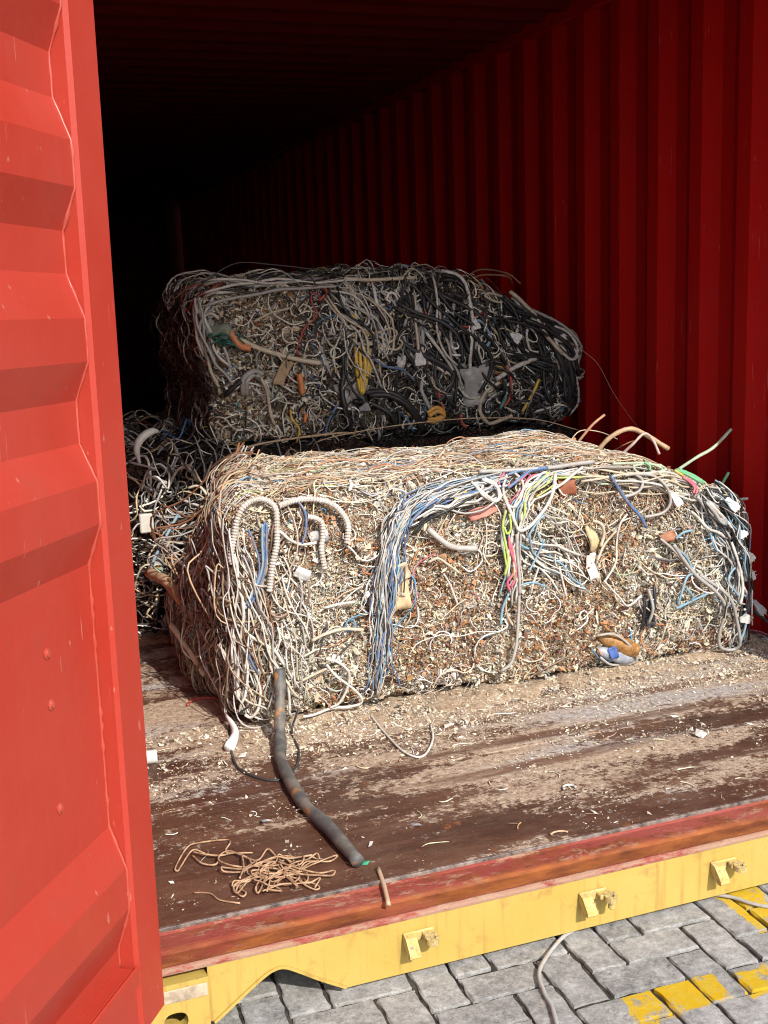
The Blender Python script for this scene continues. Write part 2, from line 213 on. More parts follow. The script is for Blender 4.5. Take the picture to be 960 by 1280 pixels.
# ------------------------------------------------------------------ node helpers
class NT:
    def __init__(s, name):
        s.m = bpy.data.materials.new(name); s.m.use_nodes = True; s.t = s.m.node_tree
        s.b = s.t.nodes['Principled BSDF']; s.out = s.t.nodes['Material Output']
    def n(s, typ, **k):
        nd = s.t.nodes.new('ShaderNode'+typ)
        for a, v in k.items(): setattr(nd, a, v)
        return nd
    def put(s, sock, v):
        if isinstance(v, bpy.types.NodeSocket): s.t.links.new(v, sock)
        elif isinstance(v, (tuple, list)) and sock.type == 'RGBA': sock.default_value = (*v[:3], 1)
        else: sock.default_value = v
    def pos(s, scale=(1, 1, 1), obj=False):
        if obj: o = s.n('TexCoord').outputs['Object']
        else: o = s.n('NewGeometry').outputs['Position']
        mp = s.n('Mapping'); s.put(mp.inputs['Vector'], o); mp.inputs['Scale'].default_value = scale
        return mp.outputs[0]
    def noise(s, vec, scale, detail=4, rough=.55, dist=0):
        x = s.n('TexNoise'); s.put(x.inputs['Vector'], vec); x.inputs['Scale'].default_value = scale
        x.inputs['Detail'].default_value = detail; x.inputs['Roughness'].default_value = rough; x.inputs['Distortion'].default_value = dist
        return x.outputs['Fac']
    def vor(s, vec, scale, out='Color', feat='F1'):
        x = s.n('TexVoronoi', feature=feat); s.put(x.inputs['Vector'], vec); x.inputs['Scale'].default_value = scale
        return x.outputs[out]
    def ramp(s, fac, stops, interp='LINEAR'):
        x = s.n('ValToRGB'); x.color_ramp.interpolation = interp; s.put(x.inputs[0], fac); e = x.color_ramp.elements
        while len(e) < len(stops): e.new(.5)
        for q, (p, c) in zip(e, stops):
            q.position = p; q.color = (*c, 1) if isinstance(c, tuple) else (c, c, c, 1)
        return x.outputs[0]
    def step(s, fac, a, b): return s.ramp(fac, [(a, 0.), (b, 1.)])
    def mix(s, fac, a, b, mode='MIX'):
        x = s.n('MixRGB', blend_type=mode); s.put(x.inputs[0], fac); s.put(x.inputs[1], a); s.put(x.inputs[2], b); return x.outputs[0]
    def math(s, op, a, b=0., clamp=False):
        x = s.n('Math', operation=op, use_clamp=clamp); s.put(x.inputs[0], a); s.put(x.inputs[1], b); return x.outputs[0]
    def bump(s, h, strength=.3, dist=.01):
        x = s.n('Bump'); s.put(x.inputs['Height'], h); x.inputs['Strength'].default_value = strength; x.inputs['Distance'].default_value = dist
        s.put(s.b.inputs['Normal'], x.outputs[0])
    def xyz(s, vec=None):
        x = s.n('SeparateXYZ'); s.put(x.inputs[0], vec if vec is not None else s.n('NewGeometry').outputs['Position']); return x.outputs
    def fin(s, col, rough=.5, spec=.5, metal=0.):
        s.put(s.b.inputs['Base Color'], col); s.put(s.b.inputs['Roughness'], rough)
        s.put(s.b.inputs['Specular IOR Level'], spec); s.put(s.b.inputs['Metallic'], metal); return s.m

def red_paint(name, base, faded, chip, rough, scr=.5, spec=.5):
    s = NT(name); p = s.pos(obj=True)
    big = s.noise(p, 2.2, 5, .6)
    c = s.mix(s.step(big, .35, .75), base, faded)
    streak = s.noise(s.pos((22, 22, 1.3), obj=True), 3, 4, .6)
    c = s.mix(s.math('MULTIPLY', s.step(streak, .52, .8), .35), c, faded)
    sp = s.step(s.noise(s.pos((1, 1, .45), obj=True), 55, 2, .4), .735, .76)
    sc = s.step(s.noise(s.pos((60, 60, 2.2), obj=True), 3.2, 3, .45), .71-.03*scr, .735)
    sc = s.math('MULTIPLY', sc, s.step(s.noise(p, 4, 2), .5, .62))
    c = s.mix(s.math('MAXIMUM', s.math('MULTIPLY', sp, .35 if spec > .25 else .12), s.math('MULTIPLY', sc, 1. if spec > .25 else .5)), c, chip)
    dirt = s.step(s.noise(p, 9, 6, .7), .55, .8)
    c = s.mix(s.math('MULTIPLY', dirt, .22), c, (.16, .05, .035))
    s.bump(s.noise(p, 14, 6, .6), .12, .01)
    return s.fin(c, s.ramp(s.noise(p, 6, 4), [(.3, rough-.06), (.7, rough+.14)]), spec)

M_door = red_paint('door_paint', (.325, .028, .015), (.355, .044, .028), (.46, .22, .15), .40, .0, .26)
M_weld = red_paint('weld_paint', (.33, .032, .017), (.40, .085, .055), (.60, .36, .28), .25)
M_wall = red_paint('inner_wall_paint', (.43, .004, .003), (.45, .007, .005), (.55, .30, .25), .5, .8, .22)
M_end_shade = red_paint('end_wall_shade_paint', (.05, .006, .005), (.06, .01, .008), (.1, .05, .04), .7, .5, .1)  # red taken almost to black: the deep end's shade is in the colour
M_roof_shade = red_paint('roof_shade_paint', (.13, .004, .003), (.15, .008, .006), (.2, .08, .06), .6, .5, .15)  # darker red than the walls, with the ceiling's shade put into it

def make_sill_red():
    s = NT('sill_red_paint'); p = s.pos(); q = s.pos((.35, 1, 1))
    c = s.mix(s.step(s.noise(q, 7, 5), .35, .65), (.24, .034, .024), (.34, .080, .058))
    rust = s.step(s.noise(q, 11, 8, .8), .50, .56)
    c = s.mix(s.math('MULTIPLY', rust, .85), c, s.ramp(s.noise(p, 40, 4), [(.3, (.12, .024, .010)), (.7, (.30, .085, .02))]))
    dirt = s.step(s.noise(q, 24, 8, .85, .4), .54, .60)
    c = s.mix(s.math('MULTIPLY', dirt, .7), c, (.40, .27, .17))
    y = s.xyz()[1]
    groove = s.math('MULTIPLY', s.step(y, .008, .014), s.math('SUBTRACT', 1., s.step(y, .050, .062)))
    groove = s.math('MULTIPLY', groove, s.step(s.noise(q, 12, 5), .3, .5))
    c = s.mix(groove, c, s.ramp(s.noise(q, 30, 5), [(.3, (.12, .028, .010)), (.7, (.40, .125, .028))]))
    lip = s.math('SUBTRACT', 1., s.step(y, .003, .008))
    lip = s.math('MULTIPLY', lip, s.step(s.noise(q, 22, 6, .75), .42, .52))
    c = s.mix(s.math('MULTIPLY', lip, .8), c, (.40, .25, .17))
    s.bump(s.noise(p, 45, 8, .88), .9, .006)
    return s.fin(c, s.ramp(s.noise(q, 10, 4), [(.35, .45), (.65, .85)]), .35)
M_sill = make_sill_red()

def make_yellow():
    s = NT('yellow_paint'); p = s.pos()
    c = s.mix(s.step(s.noise(p, 5, 5), .3, .7), (.39, .268, .054), (.43, .305, .078))
    st = s.step(s.noise(s.pos((1, 1, .05)), 46, 4, .6), .56, .70)
    c = s.mix(s.math('MULTIPLY', st, .58), c, (.30, .16, .04))
    spk = s.step(s.noise(p, 110, 4, .7), .62, .70)
    c = s.mix(s.math('MULTIPLY', spk, .65), c, (.30, .14, .04))
    z = s.xyz()[2]
    low = s.math('MULTIPLY', s.math('SUBTRACT', 1., s.step(z, -.152, -.115)), s.step(s.noise(p, 13, 6, .7), .56, .68))
    hi = s.math('MULTIPLY', s.step(z, -.058, -.036), s.step(s.noise(s.pos((1, 1, .3)), 22, 6, .7), .46, .6))
    c = s.mix(s.math('MULTIPLY', s.math('MAXIMUM', low, hi), .6), c, s.ramp(s.noise(p, 50, 4), [(.35, (.20, .08, .03)), (.7, (.50, .24, .06))]))
    rp = s.step(s.noise(p, 19, 8, .85), .66, .70)
    c = s.mix(s.math('MULTIPLY', rp, .6), c, (.36, .15, .05))
    s.bump(s.noise(p, 90, 5, .6), .25, .003)
    return s.fin(c, .5, .4)
M_yellow = make_yellow()

def make_floor():
    s = NT('plywood_floor'); p = s.pos(); q = s.pos((.22, 1, 1)); o = s.xyz()
    base = s.ramp(s.noise(q, 6, 6, .65), [(.3, (.034, .013, .008)), (.5, (.080, .031, .018)), (.72, (.17, .083, .050))])
    base = s.mix(s.math('MULTIPLY', s.step(s.noise(s.pos((.4, 1, 1)), 16, 8, .85), .44, .64), .34), base, (.20, .12, .08))
    # settled dust: sparse grains where little has fallen, closed patches where much has
    near = s.math('ADD', s.math('ADD', s.math('MULTIPLY', s.step(o[1], .10, 1.0), .14), s.math('MULTIPLY', s.step(o[0], .0, 1.3), .11)), .035)
    cov = s.math('ADD', s.math('ADD', s.math('MULTIPLY', s.noise(q, 6, 6, .6, .6), .75), s.math('MULTIPLY', s.noise(p, 24, 5, .7), .45)), near)
    grain = s.math('ADD', s.math('MULTIPLY', s.noise(p, 62, 6, .85), .65), s.math('MULTIPLY', s.noise(q, 150, 4, .8), .35))
    mask = s.step(s.math('ADD', grain, s.math('MULTIPLY', s.math('SUBTRACT', cov, .755), 1.15)), .515, .56)
    dust = s.ramp(s.noise(p, 60, 7, .9), [(.30, (.10, .05, .032)), (.47, (.30, .205, .135)), (.66, (.60, .51, .40))])
    dust = s.mix(s.step(s.noise(q, 4, 4), .5, .62), dust, s.ramp(s.noise(p, 60, 6, .9), [(.34, (.13, .10, .09)), (.66, (.54, .50, .46))]))
    # wet drag marks that run parallel to the sill
    wob = s.math('ADD', o[1], s.math('MULTIPLY', s.noise(q, 3, 3), .10))
    wob = s.math('ADD', wob, s.math('MULTIPLY', o[0], -.02))
    wv = s.math('SINE', s.math('MULTIPLY', wob, 37.))
    wet = s.math('MULTIPLY', s.step(wv, .45, .85), s.step(s.noise(q, 5, 5, .7), .40, .56))
    wet = s.math('MULTIPLY', wet, s.step(o[0], .25, .8))
    mask = s.math('MULTIPLY', mask, s.math('SUBTRACT', 1., s.math('MULTIPLY', wet, .92)))
    rust = s.step(s.noise(p, 11, 5, .7), .64, .72)
    base = s.mix(s.math('MULTIPLY', rust, .7), base, (.30, .10, .03))
    c = s.mix(mask, base, dust)
    h = s.math('ADD', s.math('MULTIPLY', mask, .6), s.math('MULTIPLY', s.noise(p, 120, 5, .7), .6))
    s.bump(h, .5, .006)
    return s.fin(c, s.mix(mask, s.ramp(s.noise(q, 9, 4), [(.35, (.26, .26, .26)), (.65, (.55, .55, .55))]), (.9, .9, .9)), .4)
M_floor = make_floor()

def simple(name, col, rough=.6, var=.25, scale=30, spec=.4, bump=.2, metal=0.):
    s = NT(name); p = s.pos(obj=True)
    c2 = tuple(x*(1-var) for x in col)
    c = s.mix(s.step(s.noise(p, scale, 5, .65), .35, .65), col, c2)
    s.bump(s.noise(p, scale*3, 4), bump, .002)
    return s.fin(c, rough, spec, metal)

# cable jackets: plastic with grime
PAL = dict(white=(.60, .585, .54), cream=(.55, .47, .35), grey=(.36, .36, .35), greytube=(.42, .40, .38), dark=(.014, .0145, .016), blue=(.035, .125, .30),
           lightblue=(.15, .33, .46), lime=(.42, .56, .10), pink=(.60, .08, .17), green=(.09, .42, .20), pale_green=(.40, .50, .36), yellow=(.74, .47, .03),
           orange=(.72, .19, .035), red=(.48, .035, .03), teal=(.05, .26, .24), pinkwhite=(.62, .47, .43), yelloworange=(.70, .33, .03), conduit=(.52, .50, .46),
           brown=(.20, .085, .04), copper=(.48, .20, .10), tan=(.50, .33, .19), darkgreen=(.02, .12, .09), charcoal=(.035, .035, .038))
MC = {}
for k_, v_ in PAL.items():
    s = NT('jacket_'+k_); p = s.pos()
    g = s.step(s.noise(p, 45, 7, .85), .45, .60)
    lum = sum(v_)/3
    dirtc = (.30, .22, .15) if lum > .12 else (.045, .038, .032)
    c = s.mix(s.math('MULTIPLY', g, .62 if lum > .12 else .35), v_, dirtc)
    rv = s.n('ObjectInfo').outputs['Random']
    c = s.mix(s.math('MULTIPLY', rv, .22 if lum > .12 else .04), c, (.25, .22, .18))
    s.bump(s.noise(p, 160, 3), .15, .002)
    MC[k_] = s.fin(c, .48, .4)

def attr_mat(name, rough=.75, spec=.3):
    s = NT(name); a = s.n('Attribute', attribute_name='Col').outputs['Color']; p = s.pos()
    c = s.mix(s.math('MULTIPLY', s.step(s.noise(p, 70, 6, .85), .45, .66), .55), a, (.17, .11, .075))
    return s.fin(c, rough, spec)
M_frag = attr_mat('shredded_fragments', .85, .25)
M_wires = attr_mat('wire_jackets', .5, .4)

def make_mulch(name, cols, dark):
    s = NT(name); p = s.pos(); wv = s.n('VectorMath', operation='ADD')
    s.put(wv.inputs[0], p); 
    nz = s.n('TexNoise'); s.put(nz.inputs['Vector'], p); nz.inputs['Scale'].default_value = 40
    sc = s.n('VectorMath', operation='SCALE'); s.put(sc.inputs[0], nz.outputs['Color']); sc.inputs['Scale'].default_value = .02
    s.put(wv.inputs[1], sc.outputs[0]); pv = wv.outputs[0]
    cell = s.xyz(s.vor(pv, 150))
    c = s.ramp(cell[0], [(i/len(cols), x) for i, x in enumerate(cols)], 'CONSTANT')
    zone = s.step(s.noise(p, 6, 6, .7), .48, .60)
    c = s.mix(s.math('MULTIPLY', zone, .6), c, s.ramp(s.noise(p, 60, 5), [(.3, (.10, .045, .03)), (.7, (.34, .16, .08))]))
    c = s.mix(s.step(cell[1], 1-dark, 1-dark+.02), c, (.02, .014, .012))
    d = s.vor(pv, 150, 'Distance'); 
    s.bump(s.math('SUBTRACT', s.math('MULTIPLY', s.noise(p, 70, 6, .7), 1.6), d), 1.0, .02)
    return s.fin(c, .9, .2)
M_mulch = make_mulch('compressed_shred', [(.60, .51, .36), (.72, .65, .52), (.44, .28, .16), (.56, .50, .40), (.66, .57, .41), (.34, .20, .12), (.74, .70, .62), (.58, .46, .31)], .05)
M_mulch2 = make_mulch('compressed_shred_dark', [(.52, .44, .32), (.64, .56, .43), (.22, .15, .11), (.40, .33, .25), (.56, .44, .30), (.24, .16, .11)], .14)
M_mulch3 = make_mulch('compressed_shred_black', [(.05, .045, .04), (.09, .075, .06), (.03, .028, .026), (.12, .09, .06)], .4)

# ------------------------------------------------------------------ mesh helpers
def link(o): COL.objects.link(o); return o
def props(o, label=None, cat=None, group=None, kind=None):
    for k, v in (('label', label), ('category', cat), ('group', group), ('kind', kind)):
        if v: o[k] = v
    return o
def empty(name, loc=(0, 0, 0)):
    o = bpy.data.objects.new(name, None); o.location = loc; o.empty_display_size = .1; return link(o)
def mobj(name, V, Fc, mat, parent=None, smooth=False, inv=None):
    me = bpy.data.meshes.new(name); me.from_pydata([tuple(v) for v in V], [], [tuple(f) for f in Fc]); me.update()
    me.materials.append(mat)
    if smooth: me.polygons.foreach_set('use_smooth', [True]*len(me.polygons))
    o = link(bpy.data.objects.new(name, me))
    setpar(o, parent); return o
def wmat(o):                                   # world matrix from the plain transform chain (no depsgraph needed)
    mtx = Matrix.LocRotScale(o.location, o.rotation_euler, o.scale)
    return (wmat(o.parent) @ o.matrix_parent_inverse @ mtx) if o.parent else mtx
def setpar(o, parent):
    if parent is not None:
        o.parent = parent; o.matrix_parent_inverse = wmat(parent).inverted()
def npmesh(name, V, F, mat, col=None, parent=None, smooth=True):
    V = np.ascontiguousarray(V.reshape(-1, 3), np.float32); F = np.ascontiguousarray(F, np.int32); k = F.shape[1]
    me = bpy.data.meshes.new(name); me.vertices.add(len(V)); me.vertices.foreach_set('co', V.ravel())
    me.loops.add(F.size); me.loops.foreach_set('vertex_index', F.ravel())
    me.polygons.add(len(F)); me.polygons.foreach_set('loop_start', np.arange(0, F.size, k, dtype=np.int32))
    me.polygons.foreach_set('use_smooth', np.full(len(F), smooth))
    if col is not None:
        a = me.color_attributes.new('Col', 'FLOAT_COLOR', 'POINT')
        a.data.foreach_set('color', np.concatenate([col.reshape(-1, 3), np.ones((len(V), 1))], 1).astype(np.float32).ravel())
    me.update(calc_edges=True); me.validate(); me.materials.append(mat)
    o = link(bpy.data.objects.new(name, me)); setpar(o, parent); return o

class MB:                                      # small mesh collector
    def __init__(s): s.v = []; s.f = []
    def add(s, V, F):
        n = len(s.v); s.v += [tuple(x) for x in V]; s.f += [tuple(i+n for i in f) for f in F]; return s
    def box(s, x0, x1, y0, y1, z0, z1, bev=0.):
        b = bev
        if b <= 0:
            V = [(x, y, z) for z in (z0, z1) for y in (y0, y1) for x in (x0, x1)]
            return s.add(V, [(0, 2, 3, 1), (4, 5, 7, 6), (0, 1, 5, 4), (2, 6, 7, 3), (0, 4, 6, 2), (1, 3, 7, 5)])
        X, Y, Z = (x0, x1), (y0, y1), (z0, z1); V = []; id = {}
        for i in (0, 1):
            for j in (0, 1):
                for k in (0, 1):
                    cx, cy, cz = X[i], Y[j], Z[k]; sx, sy, sz = 1-2*i, 1-2*j, 1-2*k
                    for a, pnt in enumerate(((cx, cy+sy*b, cz+sz*b), (cx+sx*b, cy, cz+sz*b), (cx+sx*b, cy+sy*b, cz))):
                        id[i, j, k, a] = len(V); V.append(pnt)
        F = []
        for i in (0, 1): F.append([id[i, 0, 0, 0], id[i, 1, 0, 0], id[i, 1, 1, 0], id[i, 0, 1, 0]])
        for j in (0, 1): F.append([id[0, j, 0, 1], id[1, j, 0, 1], id[1, j, 1, 1], id[0, j, 1, 1]])
        for k in (0, 1): F.append([id[0, 0, k, 2], id[1, 0, k, 2], id[1, 1, k, 2], id[0, 1, k, 2]])
        for i in (0, 1):
            for j in (0, 1): F.append([id[i, j, 0, 0], id[i, j, 1, 0], id[i, j, 1, 1], id[i, j, 0, 1]])
            for k in (0, 1): F.append([id[i, 0, k, 0], id[i, 1, k, 0], id[i, 1, k, 2], id[i, 0, k, 2]])
        for j in (0, 1):
            for k in (0, 1): F.append([id[0, j, k, 1], id[1, j, k, 1], id[1, j, k, 2], id[0, j, k, 2]])
        for i in (0, 1):
            for j in (0, 1):
                for k in (0, 1): F.append([id[i, j, k, a] for a in range(3)])
        c = np.array([(x0+x1)/2, (y0+y1)/2, (z0+z1)/2]); G = []
        for f in F:
            P = np.array([V[q] for q in f]); nn = np.cross(P[1]-P[0], P[2]-P[0])
            G.append(f if nn @ (P.mean(0)-c) > 0 else f[::-1])
        return s.add(V, G)
    def obj(s, name, mat, parent=None, smooth=False): return mobj(name, s.v, s.f, mat, parent, smooth)

def extr_x(prof, x0, x1, nx=1, closed=True):     # extrude a (y, z) profile along x
    xs = np.linspace(x0, x1, nx+1); n = len(prof); V = [(x, y, z) for x in xs for y, z in prof]; F = []
    for i in range(nx):
        for j in range(n if closed else n-1):
            a, b = i*n+j, i*n+(j+1) % n; F.append((a, b, b+n, a+n))
    if closed: F += [tuple(range(n))[::-1], tuple(nx*n+j for j in range(n))]
    return V, F

# numpy value noise
def _hash(i, j, k, seed):
    h = (i*374761393 + j*668265263 + k*2147483647 + seed*974634777) & 0xffffffff
    h = ((h ^ (h >> 13))*1274126177) & 0xffffffff
    return ((h ^ (h >> 16)) & 0xffff)/65535.
def vnoise(P, sc, seed=0):
    Q = np.asarray(P, float)*sc; I = np.floor(Q).astype(np.int64); f = Q-I; f = f*f*(3-2*f); r = 0
    for a in (0, 1):
        for b in (0, 1):
            for c in (0, 1):
                wgt = (f[..., 0] if a else 1-f[..., 0])*(f[..., 1] if b else 1-f[..., 1])*(f[..., 2] if c else 1-f[..., 2])
                r = r+wgt*_hash(I[..., 0]+a, I[..., 1]+b, I[..., 2]+c, seed)
    return r*2-1
def unit(v): return v/np.maximum(np.linalg.norm(v, axis=-1, keepdims=True), 1e-9)

def catmull(pts, per=6):
    P = np.array(pts, float); P = np.vstack([2*P[0]-P[1], P, 2*P[-1]-P[-2]]); out = []
    for i in range(1, len(P)-2):
        for t in np.linspace(0, 1, per, endpoint=False):
            a, b, c, d = P[i-1], P[i], P[i+1], P[i+2]
            out.append(.5*((2*b)+(c-a)*t+(2*a-5*b+4*c-d)*t*t+(3*b-a-3*c+d)*t**3))
    out.append(P[-2]); return np.array(out)
def tube_geo(P, r, S=8, up=(0, -1, .2)):
    P = np.asarray(P, float); K = len(P); r = np.broadcast_to(np.asarray(r, float), (K,)); T = unit(np.gradient(P, axis=0)); n = np.array(up, float); V = []
    for i in range(K):
        n = n-(n@T[i])*T[i]; ln = np.linalg.norm(n)
        if ln < 1e-4: n = np.cross(T[i], (1, .3, .2)); ln = np.linalg.norm(n)
        n = n/ln; b = np.cross(T[i], n)
        for a in np.arange(S)*2*math.pi/S: V.append(P[i]+r[i]*(math.cos(a)*n+math.sin(a)*b))
    F = [(i*S+j, i*S+(j+1) % S, (i+1)*S+(j+1) % S, (i+1)*S+j) for i in range(K-1) for j in range(S)]
    F += [tuple(range(S))[::-1], tuple((K-1)*S+j for j in range(S))]
    return V, F
def tube(name, pts, r, mat, parent=None, S=8, per=6, smoothpath=True, up=(0, -1, .2)):
    P = catmull(pts, per) if smoothpath and len(pts) > 2 else np.array(pts, float)
    if callable(r): r = np.array([r(t) for t in np.linspace(0, 1, len(P))])
    r = np.broadcast_to(np.asarray(r, float), (len(P),))*np.random.default_rng(len(P)+int(abs(P[0][0])*1000)).uniform(.90, 1.08, len(P))
    V, F = tube_geo(P, r, S, up); return mobj(name, V, F, mat, parent, True)
def conduit(name, pts, r, mat, parent):
    P = catmull(pts, 12); L = np.r_[0, np.cumsum(np.linalg.norm(np.diff(P, axis=0), axis=1))]
    n = int(L[-1]/.0022); t = np.linspace(0, L[-1], n); P = np.stack([np.interp(t, L, P[:, i]) for i in range(3)], 1)
    rr = r*np.where(np.arange(n) % 4 < 2, 1.06, .84); V, F = tube_geo(P, rr, 10); return mobj(name, V, F, mat, parent, False)

def tubes(P, Nrm, r, S=5):                      # many tubes at once: P (N,K,3)
    N, K, _ = P.shape; T = unit(np.gradient(P, axis=1)); B = unit(np.cross(T, Nrm)); N2 = np.cross(B, T)
    r = np.broadcast_to(np.asarray(r).reshape(N, 1), (N, K)).copy(); r *= np.random.default_rng(N).uniform(.72, 1.22, (N, K)); r[:, 0] *= .5; r[:, -1] *= .5; sq = np.random.default_rng(N+1).uniform(.55, 1., (N, 1, 1, 1))
    a = np.arange(S)*2*math.pi/S
    V = P[:, :, None]+r[:, :, None, None]*(sq*np.cos(a)[None, None, :, None]*N2[:, :, None]+np.sin(a)[None, None, :, None]*B[:, :, None])
    i = np.arange(N)[:, None, None]; k = np.arange(K-1)[None, :, None]; s = np.arange(S)[None, None, :]; b = i*K*S
    s2 = (s+1) % S; F = np.stack([b+k*S+s, b+k*S+s2, b+(k+1)*S+s2, b+(k+1)*S+s], -1).reshape(-1, 4)
    return V.reshape(-1, 3), F
OCT = np.array([(1, 0, 0), (-1, 0, 0), (0, 1, 0), (0, -1, 0), (0, 0, 1), (0, 0, -1)], float)
OCTF = np.array([(0, 2, 4), (2, 1, 4), (1, 3, 4), (3, 0, 4), (2, 0, 5), (1, 2, 5), (3, 1, 5), (0, 3, 5)])
CUB = np.array([(x, y, z) for z in (-1, 1) for y in (-1, 1) for x in (-1, 1)], float)
CUBF = np.array([(0, 2, 3, 1), (4, 5, 7, 6), (0, 1, 5, 4), (2, 6, 7, 3), (0, 4, 6, 2), (1, 3, 7, 5)])
def crumbs(P, size, rg, box=False, flat=None):
    base, Fc = (CUB, CUBF) if box else (OCT, OCTF); N = len(P)
    A = unit(rg.normal(size=(N, 3))); B = unit(np.cross(A, rg.normal(size=(N, 3)))); C = np.cross(A, B); Rm = np.stack([A, B, C], 1)
    s = size[:, None]*np.stack([rg.uniform(.6, 1.75, N), rg.uniform(.3, .9, N), rg.uniform(.12, .65, N)], 1)
    V = (base[None]+rg.normal(size=(N, len(base), 3))*.22)*s[:, None]; V = np.einsum('nvi,nij->nvj', V, Rm)
    if flat is not None: V[..., 2] *= flat
    V = V+P[:, None]
    F = (np.arange(N)[:, None, None]*len(base)+Fc[None]).reshape(-1, Fc.shape[1])
    return V.reshape(-1, 3), F, len(base)
def pick(cols, wts, N, rg, var=.18):
    c = np.array(cols)[rg.choice(len(cols), N, p=np.array(wts)/sum(wts))]; return np.clip(c*rg.uniform(1-var, 1+var, (N, 1))*rg.uniform(.94, 1.06, (N, 3)), 0, .85)

# ------------------------------------------------------------------ ground and pavers
GZ = -.168
def make_paver(name='paver'):
    s = NT('concrete_paver'); p = s.pos(); rv = s.n('ObjectInfo').outputs['Random']
    c = s.ramp(s.noise(p, 17, 8, .75), [(.28, (.18, .175, .165)), (.5, (.46, .445, .42)), (.72, (.64, .62, .585))])
    c = s.mix(.95, c, s.ramp(s.noise(p, 38, 8, .9), [(.34, .02), (.5, .5), (.66, 1.)]), 'OVERLAY')
    c = s.mix(.40, c, s.ramp(rv, [(0, (.31, .30, .28)), (1, (.56, .535, .485))]))
    agg = s.step(s.noise(p, 85, 5, .85), .58, .64)
    c = s.mix(s.math('MULTIPLY', agg, .75), c, (.66, .64, .60))
    drk = s.step(s.noise(p, 70, 6, .85), .59, .65)
    c = s.mix(s.math('MULTIPLY', drk, .6), c, (.05, .05, .05))
    stn = s.step(s.noise(p, 24, 4, .6), .68, .74)
    c = s.mix(s.math('MULTIPLY', stn, .65), c, (.06, .045, .03))
    # worn yellow line paint
    o = s.xyz(); wear = s.step(s.math('ADD', s.noise(p, 45, 7, .85), s.math('MULTIPLY', s.noise(p, 9, 2), .4)), .62, .68)
    tot = None
    for quad in PAINT:
        mk = None; cx = sum(q[0] for q in quad)/4; cy = sum(q[1] for q in quad)/4
        for i in range(4):
            (x0, y0), (x1, y1) = quad[i], quad[(i+1) % 4]; nx, ny = y1-y0, -(x1-x0); L = math.hypot(nx, ny); nx, ny = nx/L, ny/L
            if nx*(cx-x0)+ny*(cy-y0) < 0: nx, ny = -nx, -ny
            dd = s.math('ADD', s.math('ADD', s.math('MULTIPLY', o[0], nx), s.math('MULTIPLY', o[1], ny)), -(nx*x0+ny*y0))
            dd = s.math('ADD', dd, s.math('MULTIPLY', s.math('SUBTRACT', s.noise(p, 28, 4), .5), .03))
            e = s.step(dd, 0, .004); mk = e if mk is None else s.math('MULTIPLY', mk, e)
        tot = mk if tot is None else s.math('MAXIMUM', tot, mk)
    pt = s.math('MULTIPLY', tot, s.math('ADD', .12, s.math('MULTIPLY', wear, .88)))
    c = s.mix(pt, c, s.mix(s.step(s.noise(p, 30, 4), .4, .7), (.85, .53, .01), (.80, .56, .05)))
    s.bump(s.noise(p, 60, 8, .9), 1., .010)
    return s.fin(c, .9, .25)
M_pav = make_paver()
def make_far():
    s = NT('far_paving'); p = s.pos(); b = s.n('TexBrick'); s.put(b.inputs['Vector'], p); b.inputs['Scale'].default_value = 1
    b.inputs['Brick Width'].default_value = .2; b.inputs['Row Height'].default_value = .1; b.inputs['Mortar Size'].default_value = .006
    s.put(b.inputs['Color1'], (.32, .31, .30)); s.put(b.inputs['Color2'], (.24, .235, .23)); s.put(b.inputs['Mortar'], (.05, .045, .04))
    c = s.mix(s.math('MULTIPLY', s.noise(p, 18, 7, .75), .7), b.outputs['Color'], (.26, .255, .25)); return s.fin(c, .9, .3)
M_far = make_far()
M_bed = simple('joint_sand', (.085, .075, .062), .95, .8, 60, .1, .8)
GX0, GX1, GY0, GY1 = -.30, 2.6, -1.15, .42
gm = MB(); Bg = 150
gm.add([(-Bg, -Bg, GZ-.005), (Bg, -Bg, GZ-.005), (Bg, GY0, GZ-.005), (-Bg, GY0, GZ-.005), (-Bg, GY1, GZ-.005), (Bg, GY1, GZ-.005), (Bg, Bg, GZ-.005), (-Bg, Bg, GZ-.005),
        (GX0, GY0, GZ-.005), (GX1, GY0, GZ-.005), (GX0, GY1, GZ-.005), (GX1, GY1, GZ-.005)],
       [(0, 1, 2, 9, 8, 3), (4, 10, 11, 5, 6, 7), (3, 8, 10, 4), (9, 2, 5, 11)])
ground = gm.obj('ground', M_far); props(ground, kind='structure')
bed = mobj('joint_bed', [(GX0-.02, GY0-.02, GZ-.008), (GX1+.02, GY0-.02, GZ-.008), (GX1+.02, GY1+.02, GZ-.008), (GX0-.02, GY1+.02, GZ-.008)], [(0, 1, 2, 3)], M_bed, ground)
